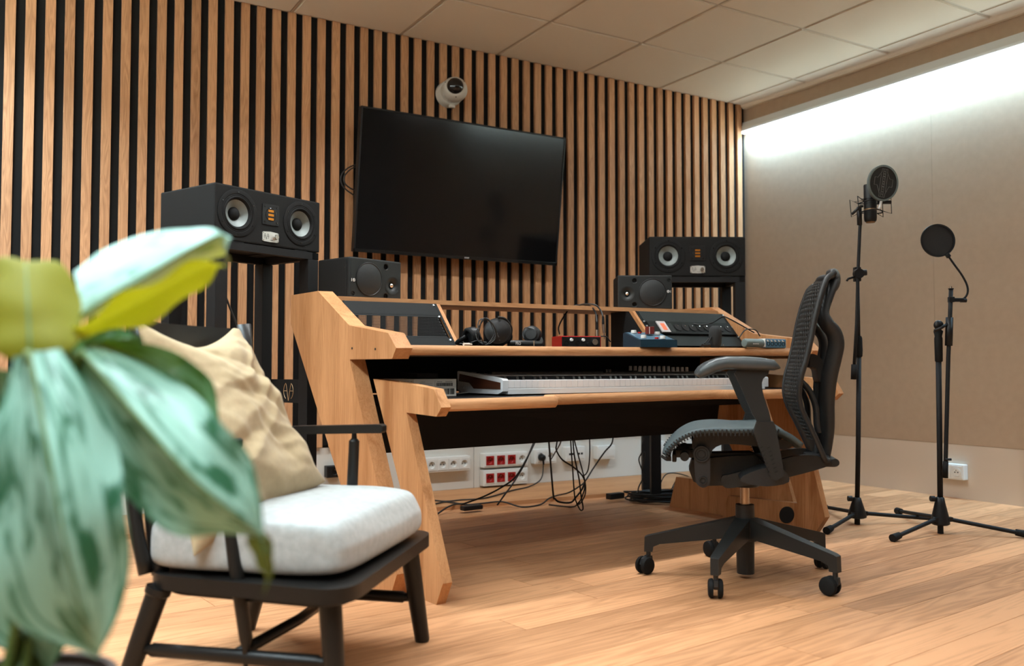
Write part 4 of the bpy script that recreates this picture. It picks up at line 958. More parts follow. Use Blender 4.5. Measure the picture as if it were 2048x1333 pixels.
MB().tube([(.019, 0, .78), (.018, 0, 1.10)], .0078, 12).build('upper_tube', M['blackmetal'], s1, True)
sw = MB().b2((.002, -.014, 1.085), (.030, .014, 1.150), .004).build('swivel_body', M['blackplastic'], s1)
MB().cyl((.012, -.014, 1.118), (.012, -.040, 1.118), .022, seg=20).build('swivel_disc', M['blackplastic'], sw, True, .6)
MB().cyl((.020, -.012, 1.122), (.052, -.02, 1.124), .016, .013, 14).build('swivel_knob', M['blackplastic'], sw, True, .6)
MB().tube([(.0, -.025, 1.105), (-.035, -.028, 1.095), (-.042, -.028, 1.085)], .005, 8).build('lever', M['blackplastic'], sw, True)
MB().tube([(-.013, -.024, .70), (.001, -.024, .889), (.011, -.024, 1.125), (.023, -.022, 1.317), (.026, -.02, 1.352)], .0072, 12).build('boom_tube', M['blackmetal'], s1, True)
MB().tube([(-.016, -.024, .645), (-.0125, -.024, .712)], .0125, 14).build('counterweight', M['rubber'], s1, True)
# studio microphone in its shock mount with round pop filter, held by the stand
mic = thing('studio_microphone', 'dark condenser microphone in a shock mount with a grey rimmed round pop filter', 'microphone', Vector(B1) + LAT * .068 + DEP * -.03 + Vector((0, 0, 1.350)), YW)
MB().lathe([(0, .0), (.021, .0), (.026, .006), (.0275, .02), (.0275, .045), (.0275, .10), (.029, .101), (.029, .106), (.0275, .107)], Matrix.Translation((.0, 0, 0)), 28).build('microphone_body', M['blackplastic'], mic, True, .8)
MB().lathe([(.0272, .107), (.0272, .165), (.026, .168), (0, .168)], None, 28).build('head_grille', M['grille'], mic, True, .8)
MB().lathe([(.0279, .050), (.0279, .058)], None, 28).build('brass_band', M['brass'], mic, True)
MB().lathe([(0, -.004), (.018, -.004), (.021, .001)], None, 24).build('brass_base', M['brass'], mic, True)
sh = MB()
for z, R_ in ((.088, .050), (.045, .050)):
    sh.tube([(R_ * math.cos(a), R_ * math.sin(a), z - .004 * math.cos(2 * a)) for a in [2 * PI * k / 32 for k in range(32)]], .0028, 6, True)
sh.build('mount_ring', M['blackmetal'], mic, True)
for k, (sx, sy) in enumerate(((-1, -1), (1, -1), (1, 1), (-1, 1))):
    o_ = (sx * .062 + (-.012 if sx < 0 else .012), sy * .045)
    MB().tube([(sx * .040, sy * .03, .088), (o_[0], o_[1], .108 if sx < 0 else .100), (o_[0] * .97 + .004, o_[1], .030), (sx * .040, sy * .03, .045)], .0020, 6).build('suspension_arm', M['blackmetal'], mic, True)
    MB().tube([(sx * .028, sy * .018, .10), (o_[0] * .75, o_[1] * .75, .098)], .0014, 5).build('elastic_band', M['cable'], mic, True)
MB().tube([(-.044, -.03, .066), (-.055, -.028, .066), (-.094, -.03, .030)], .0062, 8).build('mount_handle', M['blackplastic'], mic, True)
MB().tube([(-.045, 0.01, -.012), (-.046, 0.01, .07)], .011, 12).build('mount_joint', M['blackplastic'], mic, True)
MB().cyl((.015, -.045, .080), (.072, -.050, .080), .0085, seg=12).build('filter_clamp', M['blackplastic'], mic, True, .7)
# pop filter disc turned a little to the left
Mp = Matrix.Translation((.028, -.075, .160)) @ Matrix.Rotation(math.radians(12), 4, 'Z') @ Matrix.Rotation(math.radians(7), 4, 'Y') @ Matrix.Rotation(math.radians(94), 4, 'X') @ Matrix.Diagonal((.98, 1.06, 1, 1))
pf_ = MB().lathe([(.0675, .003), (.075, .003), (.0755, -.009), (.0675, -.009), (.0675, .003)], Mp, 48).build('filter_rim', plain('grey_green_rim', (.14, .17, .165), .4, .4), mic, True, .6)
mesh_disc('filter_net', pf_, Mp, .0680, M['net'])
lg = MB()
out = [(-.014, .058), (.014, .058), (.014, .045), (.030, .020), (.045, .020), (.045, -.012), (.030, -.012), (.014, -.045), (.014, -.058), (-.014, -.058), (-.014, -.045), (-.030, -.012), (-.045, -.012), (-.045, .020), (-.030, .020), (-.014, .045)]
lg.tube([Mp @ Vector((x, y, .0016)) for x, y in out], .0005, 4, True)
for x in (-.006, .006, -.016, .016): lg.tube([Mp @ Vector((x, -.055 if abs(x) < .01 else -.036, .0016)), Mp @ Vector((x, .055 if abs(x) < .01 else .036, .0016))], .0004, 4)
lg.build('printed_emblem', M['inkg'], pf_)
for i, ch in enumerate('SONTRONICS'):
    P_ = Mp @ Vector((0, .048 - i * .0106, .0018)); o = text('letter', ch, .0085, M['inkg'], pf_, P_, (math.radians(94), 0, math.radians(12)))
MB().tube([Mp @ Vector((.004, -.072, -.003)), Mp @ Vector((.004, -.092, -.003)), Mp @ Vector((0, -.108, -.003))], .006, 8).build('filter_stem', M['alu'], mic, True)
# second stand
B2 = (-.976, -2.086, 0)
s2 = thing('microphone_stand', 'black tripod stand with folded boom beside the double socket, without a microphone', 'microphone stand', B2, YW)
tripod(s2, B2, [(-1.289, -2.100), (-.711, -1.697), (-.779, -2.318)], .150, 0, 0, .038)
MB().tube([(.001, 0, .13), (.003, 0, .35), (.0055, 0, .73)], .0112, 14).build('lower_tube', M['blackmetal'], s2, True)
MB().lathe([(.012, 0), (.0155, .004), (.0165, .10), (.014, .108), (.019, .130), (.012, .138)], Matrix.Translation((.0065, 0, .722)), 16).build('height_clutch', M['rubber'], s2, True)
MB().sph((.006, -.005, .878), .021, 1, .7, 1).build('swivel_body', M['blackplastic'], s2, True)
MB().tube([(-.022, -.025, .853), (.01, -.028, .868), (.035, -.026, .884)], .0062, 8).build('lever', M['blackplastic'], s2, True)
MB().tube([(.014, -.022, .24), (.017, -.022, .318), (.028, -.022, .56), (.036, -.022, .74), (.046, -.022, .90), (.053, -.022, 1.031)], .0085, 12).build('boom_tube', M['blackmetal'], s2, True)
MB().tube([(.0385, -.022, .79), (.0445, -.022, .91)], .0150, 14).build('boom_sleeve', M['blackplastic'], s2, True)
MB().tube([(.014, -.022, .235), (.0165, -.022, .305)], .0105, 12).build('boom_grip', M['rubber'], s2, True)
MB().cyl((.010, -.03, .313), (.036, -.03, .313), .005, seg=8).build('grip_screw', M['blackmetal'], s2)
MB().cyl((.053, -.022, 1.029), (.053, -.022, 1.033), .011, seg=16).build('thread_flange', M['blackmetal'], s2)
MB().cyl((.053, -.022, 1.033), (.053, -.022, 1.042), .0048, seg=12).build('thread_tip', M['chrome'], s2)
pop = thing('pop_filter', 'round black pop filter on a gooseneck clamped to the shorter stand', 'pop filter', Vector(B2) + DEP * -.022 + Vector((0, 0, 0)), YW)
MB().b2((.043, -.012, .974), (.063, .012, .997), .002).b2((.060, -.009, .976), (.104, .009, .992), .003).build('clamp', M['blackplastic'], pop)
MB().cyl((.092, 0, .982), (.116, 0, .982), .009, seg=14).build('clamp_knob', M['blackplastic'], pop, True, .7)
MB().tube(smoothline([(.098, 0, .985), (.115, 0, .998), (.124, 0, 1.02), (.120, 0, 1.05), (.100, 0, 1.09), (.072, 0, 1.13), (.046, 0, 1.168)], 6), .0042, 10).build('gooseneck', M['blackmetal'], pop, True)
Mq = Matrix.Translation((0.0, -.004, 1.236)) @ Matrix.Rotation(math.radians(6), 4, 'Z') @ RX @ Matrix.Diagonal((1.08, 1.0, 1, 1))
r1_ = MB().lathe([(.0635, .004), (.070, .004), (.0705, -.004), (.0635, -.004), (.0635, .004)], Mq, 48).build('filter_rim', M['blackplastic'], pop, True, .6)
mesh_disc('filter_net', r1_, Mq, .064, M['net'])
MB().box((.042, -.002, 1.172), (.018, .012, .018), Matrix.Rotation(-.6, 3, 'Y'), .003).build('rim_joint', M['blackplastic'], pop)

# ---------------------------------------------------------------- office chair: local x forward, y to the far side, z up
AO = math.radians(138.5)
oc = thing('office_chair', 'black mesh office chair with armrests on a five star castor base', 'office chair', (-2.262, -2.243, 0), AO)
M['oc'] = plain('chair_graphite_plastic', (.013, .0135, .013), .45, bump=.25, bscale=900, spec=.35)
M['ocd'] = plain('chair_dark_plastic', (.009, .010, .011), .5, bump=.25, bscale=900)
M['pad'] = plain('chair_arm_pad', (.045, .056, .062), .33, bump=.1, bscale=500, spec=.5)  # teal highlight of the overhead light is put into the pad colour
M['seatm'] = plain('chair_seat_weave', (.055, .078, .085), .5, bump=.5, bscale=1400, spec=.4)  # black seat; cool highlight from above is painted into its colour
M['gas'] = plain('gas_lift_metal', (.45, .34, .25), .25, .9)
# the near side is local y negative, far side positive (local y points away from the viewer)
def P3(f, z, y): return Vector((f, y, z))
# star base
SA = [math.radians(a) - AO for a in (137, 209, 281, 353, 65)]
RB = .325
hub = MB().lathe([(0, .125), (.040, .125), (.045, .14), (.045, .185), (.034, .200), (0, .200)], None, 28).build('base_hub', M['ocd'], oc, True, .6)
for k, a in enumerate(SA):
    d = Vector((math.cos(a), math.sin(a), 0)); n = Vector((-d.y, d.x, 0))
    prof = [(.03, .200), (RB - .005, .128), (RB + .006, .123), (RB + .008, .074), (RB - .020, .074), (RB - .023, .092), (RB - .045, .102), (.03, .137)]
    mb = MB()
    def bl(p, s, wd): return d * p[0] + n * (s * wd) + Vector((0, 0, p[1]))
    wds = [.026, .015, .013, .012, .012, .013, .015, .026]
    A = [mb.bm.verts.new(bl(p, -1, w_)) for p, w_ in zip(prof, wds)]; B = [mb.bm.verts.new(bl(p, 1, w_)) for p, w_ in zip(prof, wds)]
    mb.bm.faces.new(A[::-1]); mb.bm.faces.new(B)
    for i in range(8): mb.bm.faces.new((A[i], A[(i + 1) % 8], B[(i + 1) % 8], B[i]))
    mb.bevel(.004, 2, .4)
    lg = mb.build('base_leg', M['oc'], oc, True, .5)
    # castor, swivelled
    sw = (.85, -1.545, -.67, -2.2, -1.0)[k]; c0 = d * (RB - .006); t_ = Vector((math.cos(sw), math.sin(sw), 0)); ax = Vector((-t_.y, t_.x, 0))
    wc = c0 + t_ * .018 + Vector((0, 0, .0295))
    ca = MB().cyl(c0 + Vector((0, 0, .050)), c0 + Vector((0, 0, .076)), .008, seg=10).build('castor_stem', M['ocd'], oc, True, .8)
    hood = MB().prism([(-.012, .058), (.010, .062), (.030, .052), (.038, .034), (.030, .030), (-.006, .030), (-.014, .040)], -.0065, .0065, 'y')
    hood.warp(lambda v: c0 + t_ * v.x + ax * v.y + Vector((0, 0, v.z))).build('castor_fork', M['ocd'], ca)
    for s in (-1, 1):
        q_ = Vector((0, 0, 1)).rotation_difference(ax * s).to_matrix().to_4x4()
        MB().lathe([(0, .0225), (.020, .0225), (.0265, .020), (.029, .014), (.0292, .009), (.0285, .008), (.0285, .0075), (.0, .0075)], Matrix.Translation(wc) @ q_, 28).build('castor_wheel', M['rubber'], ca, True, .6)
MB().cyl((0, 0, .016), (0, 0, .125), .0285, .030, 28).build('cylinder_housing', M['oc'], oc, True, .8)
MB().cyl((0, 0, .200), (0, 0, .243), .031, .030, 28).build('cylinder_collar', M['ocd'], oc, True, .8)
MB().cyl((0, 0, .243), (0, 0, .32), .0155, seg=24).build('gas_lift', M['gas'], oc, True, .8)
MB().lathe([(0, .300), (.045, .303), (.055, .312), (.05, .325), (0, .33)], None, 24).build('tilt_cup', M['oc'], oc, True)
# tilt mechanism
body = [(.172, .392), (.046, .408), (-.03, .412), (-.05, .392), (-.10, .385), (-.115, .345), (-.05, .318), (.05, .312), (.137, .308), (.168, .322), (.182, .36)]
MB().prism(body, -.062, .062, 'y').bevel(.007, 3, .4).build('tilt_housing', M['oc'], oc, True, .5)
MB().prism([(.135, .412), (-.02, .418), (-.06, .4), (-.02, .39), (.13, .392)], -.045, .045, 'y').bevel(.004, 2, .4).build('tilt_cover', M['oc'], oc, True, .5)
for s in (-1, 1):
    # link plates with pivots
    lk = MB().prism(smooth2([(.168, .428), (.157, .447), (.132, .449), (.118, .43), (.117, .350), (.122, .327), (.140, .318), (.158, .329), (.163, .35), (.166, .40)], 3), s * .165, s * .182, 'y').bevel(.003, 2, .5).build('link_plate', M['ocd'], oc, True, .5)
    for (x, z, r) in ((.143, .424, .027), (.139, .341, .013)):
        qd = Matrix.Translation((x, s * .182, z)) @ Matrix.Rotation(-s * PI / 2, 4, 'X')
        MB().lathe([(0, .004), (r * .42, .004), (r * .45, .002), (r * .72, .002), (r * .76, .006), (r * .96, .006), (r, .003), (r, -.004)], qd, 28).build('pivot_disc', M['oc'], lk, True, .5)
    # rocker under the seat
    rk = [(.150, .497), (.168, .470), (.172, .447), (.160, .408), (.124, .404), (.108, .436), (.082, .452), (.044, .455), (.0, .452), (-.055, .446), (-.110, .440), (-.140, .455), (-.135, .468), (-.080, .474), (-.02, .492), (.06, .500)]
    MB().prism(smooth2(rk, 2), s * .140, s * .162, 'y').bevel(.003, 2, .5).build('seat_rocker', M['ocd'], oc, True, .5)
    # lower arm that carries the back and the armrest
    la = [(.082, .336), (.076, .351), (.060, .354), (.0, .372), (-.06, .392), (-.150, .418), (-.215, .420), (-.245, .396), (-.235, .384), (-.13, .352), (-.06, .338), (.0, .322), (.055, .312), (.074, .317)]
    MB().prism(smooth2(la, 3), s * .100, s * .132, 'y').bevel(.005, 3, .5).build('lower_arm', M['oc'], oc, True, .5)
    MB().prism(smooth2([(.02, .365), (-.05, .392), (-.10, .385), (-.115, .350), (-.05, .335), (.02, .345)], 3), s * .120, s * .245, 'y').bevel(.005, 2, .5).build('arm_bracket', M['ocd'], oc, True, .5)
    # armrest post
    Y0, Y1 = s * .235, s * .285
    lowp = [(-.010, .500), (-.030, .445), (-.060, .366), (-.072, .357), (-.098, .372), (-.088, .440), (-.074, .520), (-.068, .535), (-.022, .535)]
    lp_ = MB().prism(lowp, Y0, Y1, 'y').bevel(.006, 3, .4).build('armrest_sleeve', M['oc'], oc, True, .5)
    for i in range(7):
        for dx in (-.012, .010):
            MB().box((-.062 + dx + i * .0035, s * .2855, .385 + i * .012), (.010, .0012, .0025), Matrix.Rotation(.5, 3, 'Y')).build('height_notch', M['dark'], lp_)
    upp = [(.030, .672), (-.052, .680), (-.036, .655), (-.038, .62), (-.060, .53), (-.022, .53), (.006, .60), (.024, .655)]
    MB().prism(smooth2([(.038, .688), (-.058, .690), (-.040, .664), (-.036, .640), (-.044, .600), (-.062, .532), (-.024, .530), (.004, .585), (.026, .640), (.038, .668)], 2), s * .240, s * .280, 'y').bevel(.005, 3, .5).build('armrest_post', M['oc'], oc, True, .5)
    # pad: rounded top view swept along the side profile
    top = [(-.094, .702), (-.070, .722), (-.035, .7285), (.013, .7320), (.075, .7315), (.105, .727), (.128, .717), (.150, .703), (.162, .688)]
    bot = [(-.090, .692), (-.076, .688), (-.035, .689), (.013, .690), (.060, .694), (.095, .684), (.120, .672), (.142, .663), (.156, .672)]
    def padf(u, v, s=s, top=top, bot=bot):
        x = u * (len(top) - 1); i = min(int(x), len(top) - 2); fr = x - i
        T_ = Vector(top[i]).lerp(Vector(top[i + 1]), fr); B_ = Vector(bot[i]).lerp(Vector(bot[i + 1]), fr)
        e = min(1, math.sqrt(max(0, 1 - (2 * u - 1) ** 6))) * .92 + .08
        wd = .047 * e; a = 2 * PI * v
        cy_, cz_ = math.cos(a), math.sin(a); k_ = lambda c: math.copysign(abs(c) ** .6, c)
        mid = (T_ + B_) / 2; hh = (T_ - B_).length / 2 * (e * .8 + .2)
        return Vector((mid.x, s * .262 + wd * k_(cy_), mid.y + hh * k_(cz_)))
    mb = MB().grid(padf, 32, 20)
    bmesh.ops.remove_doubles(mb.bm, verts=mb.bm.verts, dist=.00005)
    bmesh.ops.holes_fill(mb.bm, edges=[e for e in mb.bm.edges if len(e.link_faces) == 1], sides=40)
    mb.build('armrest_pad', M['pad'], oc, True)
# front tube and flex strip
MB().cyl((.196, -.19, .415), (.196, .19, .415), .014, seg=18).build('front_cross_tube', M['oc'], oc, True, .8)
for s in (-1, 1): MB().b2((.140, s * .10 - .02, .405), (.225, s * .10 + .02, .432), .006).build('front_slide', M['oc'], oc, True, .6)
MB().b2((.222, -.10, .388), (.236, .10, .415), .004).build('front_latch', M['ocd'], oc)
# seat shell: saddle curve, waterfall front
sp = [(.262, .424), (.240, .454), (.205, .484), (.160, .503), (.10, .508), (.04, .503), (-.02, .500), (-.08, .497), (-.125, .478), (-.165, .448)]
cen = [(.268, .418), (.246, .452), (.212, .486), (.165, .510), (.10, .519), (.04, .517), (-.02, .513), (-.07, .507), (-.115, .486), (-.155, .455)]
def prof_at(L, u):
    x = u * (len(L) - 1); i = min(int(x), len(L) - 2); P = [Vector(p) for p in L]; f = x - i
    a, b, c, d = P[max(i - 1, 0)], P[i], P[i + 1], P[min(i + 2, len(P) - 1)]
    return .5 * ((2 * b) + (c - a) * f + (2 * a - 5 * b + 4 * c - d) * f * f + (3 * b - a - 3 * c + d) * f ** 3)
def seatf(u, v):
    s = 2 * v - 1; e = abs(s) ** 3
    a, b = prof_at(sp, u), prof_at(cen, u); p = b.lerp(a, e)
    hw = .235 * (1 - .10 * (2 * u - 1) ** 4 - .04 * u)
    lift = .016 * max(0, (abs(s) - .55) / .45) ** 2 * max(0, min(1, (u - .45) * 3))
    return Vector((p.x, s * hw, p.y + lift))
o = MB().grid(seatf, 36, 30).build('seat', M['seatm'], oc, True); solidify(o, .014, -1)
# ribbed rim under the front edge
rb_ = MB()
for s in (-1, 1):
    for i in range(34):
        p = seatf(.0 + i * .024, .5 + s * .497); n = seatf(.0 + i * .024 + .01, .5 + s * .497)
        rb_.box(p + Vector((0, s * .001, -.012)), (.0042, .010, .020), Matrix.Rotation(-math.atan2(n.z - p.z, n.x - p.x), 3, 'Y'))
for i in range(26):
    p = seatf(.03, .04 + i * .0368); rb_.box(p + Vector((-.014, 0, -.020)), (.016, .004, .014))
rb_.build('rim_rib', M['ocd'], oc)['kind'] = 'stuff'
# mesh back: wavy shell with slots, near/far edges folded forward
bn = [(-.224, .408), (-.203, .458), (-.180, .509), (-.153, .566), (-.143, .615), (-.149, .670), (-.163, .720), (-.178, .786), (-.190, .850), (-.208, .920), (-.228, .975), (-.247, 1.012)]
def backf(u, v):
    s = 2 * u - 1; p = prof_at(bn, v)
    hw = .228 - .045 * (1 - v) ** 2 - .035 * max(0, v - .75) / .25 * max(0, v - .75) / .25 - .02 * abs(v - .5)
    deep = -.030 * (1 - s * s) - .008 * math.cos(s * PI * 2) * (.5 + .5 * v)
    topd = -.020 * (1 - s * s) * max(0, (v - .86) / .14) ** 2
    sh = Vector((p.x + deep, s * hw, p.y + topd - .025 * (abs(s) ** 4) * max(0, v - .9) / .1))
    return sh
def slot(u, v):
    if u < .055 or u > .945 or v > .93 or v < .07: return 0
    if v < .27: return .80 if (v > .09 and .18 < u < .82) else 0
    return .50
o = perforated(backf, 24, 46, slot).build('mesh_back', M['oc'], oc, True); solidify(o, .005)
# edge frame around the mesh back
for s in (0, 1):
    MB().tube([backf(s, k / 30) + Vector((-.004, (1 - 2 * s) * .002, 0)) for k in range(31)], .0085, 10).build('back_edge_frame', M['ocd'], oc, True)
MB().tube([backf(k / 20, 1) + Vector((-.006, 0, .002)) for k in range(21)], [.010 + .007 * math.sin(PI * k / 20) for k in range(21)], 10).build('back_top_rail', M['ocd'], oc, True)
MB().tube([backf(k / 16, 0) + Vector((-.006, 0, .0)) for k in range(17)], .010, 10).build('back_bottom_rail', M['ocd'], oc, True)
MB().sph((-.290, 0, .985), .036, .55, 2.2, 1.1, 20).build('top_lobe', M['ocd'], oc, True)
# spine: two curved rails joining at the top and running down to the foot
spn = [(-.300, .985), (-.272, .925), (-.252, .872), (-.262, .838), (-.284, .810), (-.292, .775), (-.286, .735), (-.272, .665), (-.266, .590), (-.268, .510), (-.264, .450), (-.255, .395)]
for s in (-1, 1):
    pts = smoothline([(x + .012, s * (.058 + .055 * min(1, max(0, (z - .45) / .4)) - .05 * max(0, (z - .85) / .13)), z) for x, z in spn], 4)
    n = len(pts); MB().tube(pts, [.012 + .006 * math.sin(PI * k / n) for k in range(n)], 12, sx=1.5).build('spine_rail', M['ocd'], oc, True)
br = smoothline([(-.222, 0, .842), (-.240, 0, .822), (-.255, 0, .79), (-.258, 0, .75), (-.252, 0, .70), (-.250, 0, .62), (-.245, 0, .53), (-.243, 0, .455)], 5)
MB().tube(br, .013, 10, sx=2.4).build('lumbar_strap', M['ocd'], oc, True)
MB().prism(smooth2([(-.205, .735), (-.215, .742), (-.238, .728), (-.252, .690), (-.248, .650), (-.232, .655), (-.226, .690), (-.212, .700), (-.205, .700)], 3), -.07, .07, 'y').bevel(.005, 2, .5).build('lumbar_carrier', M['oc'], oc, True, .6)
for s in (-1, 1):
    MB().tube(smoothline([(-.17, s * .10, .655), (-.196, s * .10, .625), (-.215, s * .10, .575), (-.218, s * .10, .52), (-.222, s * .10, .49)], 5), [.010] * 21, 10, sx=1.4).build('lumbar_arm', M['ocd'], oc, True)
MB().b2((-.275, -.13, .385), (-.20, .13, .412), .008).build('back_foot_bar', M['ocd'], oc, True, .6)
MB().cyl((-.268, -.135, .40), (-.268, .135, .40), .012, seg=14).build('foot_pivot', M['oc'], oc, True, .8)

# ---------------------------------------------------------------- armchair: local x forward, y to the far side
AC = math.radians(-42.7)
ac = thing('armchair', 'black stained spindle armchair with turned legs in front of the desk', 'armchair', (-3.825, -2.36, 0), AC)
M['stain'] = plain('black_stained_wood', (.008, .0072, .0065), .40, bump=.12, bscale=200, spec=.35)
def lf(f, s, z):                      # leg centre line
    t = z / .235; bx, tx = (.232, .203) if f else (-.255, -.180); by, ty = .268, .245
    return Vector((bx + (tx - bx) * t, s * (by + (ty - by) * t), z))
for f in (1, 0):
    for s in (-1, 1):
        pts = [lf(f, s, z) for z in (.0, .004, .12, .222, .226, .238)]
        o = MB().tube(pts, [.0170, .0185, .0215, .0235, .027, .027], 18).build('leg', M['stain'], ac, True, .6)
fr = [(-.215, -.262), (-.250, .300), (.242, .348), (.268, -.312)]
FRP = roundpoly(fr, .085, 7)
mb = MB().prism(FRP, .238, .268, 'z'); mb.bevel(.007, 3, .6); mb.build('seat_frame', M['stain'], ac, True, .5)
MB().prism([(p[0] * .88, p[1] * .88) for p in FRP], .222, .239, 'z').bevel(.004, 2, .6).build('under_frame', M['stain'], ac, True, .5)
for s in (-1, 1):
    a, b = lf(0, s, .112), lf(1, s, .112); d = (b - a).normalized()
    MB().tube([a, a + d * .03, a + d * .035, b - d * .035, b - d * .03, b], [.009, .011, .0145, .0145, .011, .009], 14).build('side_stretcher', M['stain'], ac, True, .6)
MB().tube([(.0, -.262, .112), (.02, 0, .116), (.0, .262, .112)], .0125, 12).build('cross_stretcher', M['stain'], ac, True)
for s in (-1, 1):
    # spindle under the arm, through the frame, to the stretcher
    tx_ = .052 if s > 0 else -.036
    MB().tube([(tx_, s * .245, .530), (tx_, s * .246, .515), (tx_, s * .246, .508), (.040 if s > 0 else .0, s * .255, .30), (.030, s * .262, .15), (.030, s * .262, .132), (.030, s * .262, .116), (.030, s * .262, .092)], [.006, .007, .0135, .0150, .0135, .0075, .0075, .004], 14).build('arm_spindle', M['stain'], ac, True, .6)
    ex = 0 if s > 0 else -.135
    am = MB().prism([(-.235, .512), (-.10, .5235), (.130 + ex, .5300), (.135 + ex, .535), (.135 + ex, .548), (.129 + ex, .552), (-.10, .545), (-.235, .534)], s * .245 - .016, s * .245 + .016, 'y'); am.bevel(.003, 2, .5); am.build('armrest', M['stain'], ac, True, .5)
    bp_ = [(-.190, s * .225, .262), (-.205, s * .225, .35), (-.226, s * .226, .55), (-.255, s * .228, .812)]
    MB().tube(smoothline(bp_, 4), [.0185] * 13, 14).build('back_post', M['stain'], ac, True)
    MB().tube(smoothline([(-.205, s * .255, .266), (-.235, s * .25, .38), (-.262, s * .235, .52), (-.278, s * .225, .62)], 4), .0145, 12).build('rear_brace', M['stain'], ac, True) if s < 0 else None
def rail(z0, z1, nm, dx):
    pts = []
    mb = MB(); n = 14; rows = []
    for i in range(n + 1):
        y = -.205 + .41 * i / n; bow = dx - .030 * (1 - (y / .22) ** 2)
        rows.append([mb.bm.verts.new((bow + a, y, z)) for a, z in ((-.009, z0), (.009, z0), (.009 - (z1 - z0) * .1, z1), (-.009 - (z1 - z0) * .1, z1))])
    for A, B in zip(rows, rows[1:]):
        for k in range(4): mb.bm.faces.new((A[k], A[(k + 1) % 4], B[(k + 1) % 4], B[k]))
    mb.bm.faces.new(rows[0][::-1]); mb.bm.faces.new(rows[-1]); mb.bevel(.003, 2, .6)
    return mb.build(nm, M['stain'], ac, True, .5)
rail(.715, .800, 'back_rail', -.250); rail(.44, .49, 'back_rail', -.222)
for k in range(4):
    y = -.13 + .0867 * k; MB().tube([(-.248, y, .485), (-.262, y, .60), (-.276, y, .720)], .0075, 10).build('back_spindle', M['stain'], ac, True)
# seat cushion
M['cush'] = cloth('pale_grey_linen', (.40, .42, .415), 1100, .16, .5, .10, 9, (1, 1, 1.0), sheen=.3)
ck = thing('seat_cushion', 'thick pale grey linen seat cushion lying on the black armchair', 'cushion', (-3.825, -2.36, .2695), AC)
def cushf(u, v):
    # superellipsoid box: v round the section, u along depth
    return None
mb = MB(); mb.box((0.008, .022, .062), (.455, .560, .122))
bmesh.ops.subdivide_edges(mb.bm, edges=mb.bm.edges[:], cuts=9, use_grid_fill=True)
from mathutils import noise
for v in mb.bm.verts:
    x, y, z = (v.co.x - .008) / .2275, (v.co.y - .022) / .280, (v.co.z - .062) / .061
    # pull corners in
    def soft(a, b, c, k): return a * (1 - k * (abs(b) ** 6) * .5 - k * (abs(c) ** 6) * .5)
    nx, ny = soft(x, y, z, .085), soft(y, x, z, .070)
    nz = z * (1 - .10 * abs(x) ** 5 - .08 * abs(y) ** 5)
    puff = .010 * (1 - x * x) * (1 - y * y) if z > .9 else 0
    w_ = noise.noise(Vector((v.co.x * 9, v.co.y * 9, v.co.z * 14))) * .0035
    # the upper face is set back behind a sloping front border
    back = .0 if z < 0 else -.022 * (x > .6) * z * x
    v.co = Vector((.008 + nx * .2275 + back + w_ * x, .022 + ny * .280 + w_ * y, .062 + nz * .061 + puff + w_ * .5))
o = subsurf(mb.build('cushion_body', M['cush'], ck, True), 2)
pp = [(.225 + .0, -.235, .105), (.225, 0, .112), (.222, .26, .104)]
# scatter pillow leaning on the back
M['khaki'] = cloth('khaki_cotton', (.42, .315, .185), 1300, .07, .35, .0, sheen=.15)
pw = thing('scatter_pillow', 'creased khaki cotton pillow leaning against the armchair back', 'pillow', (-3.825, -2.36, 0), AC)
# corners measured on the chair (x forward, y far, z): bottom-left, bottom-right, top-right, top-left
cBL, cBR, cTR, cTL = Vector((-.075, -.315, .305)), Vector((-.018, .195, .400)), Vector((-.240, .148, .790)), Vector((-.275, -.240, .815))
def pil(u, v):
    p = cBL.lerp(cBR, u).lerp(cTL.lerp(cTR, u), v); return p
Np = (cBR - cBL).cross(cTL - cBL).normalized()
if Np.x < 0: Np = -Np
def pilf(side_):
    def f(u, v):
        a, b = 2 * u - 1, 2 * v - 1
        # outline pulled in between the corners
        pu = u - .5; pv = v - .5
        uu = .5 + pu * (1 - (.16 if u > .5 else .09) * (1 - b * b)); vv = .5 + pv * (1 - (.30 if v > .5 else .06) * (1 - abs(a + .15) ** 1.6) * (1 if abs(a + .15) < 1 else 0))
        p = pil(uu, vv)
        th = max(0, (1 - a ** 4) * (1 - b ** 4)) ** .75 * .062
        n = noise.noise(Vector((u * 1.6 + 3, v * 3.2, side_))) * .020
        # soft folds fanning from the right edge and the upper left corner
        q1 = (v * 1.15 + u * .55) * 3.1 + .7 * noise.noise(Vector((u * 2.1, v * 2.1, 4)))
        n += .011 * (abs(noise.noise(Vector((q1, u * .9, 9)))) ** .7 * 2 - .8)
        q2 = (v - u * .35) * 5.2 + .9 * noise.noise(Vector((u * 2.8, v * 1.7, 14)))
        n += .0085 * (1 - 2.6 * abs(noise.noise(Vector((q2, u * 1.3, 1.5))))) * (.35 + .65 * u)
        q3 = (v * 1.2 + u * .8) * 8 + noise.noise(Vector((u * 4, v * 4, 21)))
        n += .005 * (1 - 3 * abs(noise.noise(Vector((q3, u * 2.5, 5.5))))) * (.2 + .8 * u)
        n += .0022 * noise.noise(Vector((u * 11, v * 17, 1)))
        k = min(1, th / .04)
        return p + Np * (side_ * th + n * k * (1 if side_ > 0 else .3) + .022)
    return f
mb = MB().grid(pilf(1), 60, 60).grid(pilf(-1), 60, 60)
bmesh.ops.remove_doubles(mb.bm, verts=mb.bm.verts, dist=.0006)
o = subsurf(mb.build('pillow_cover', M['khaki'], pw, True), 1)

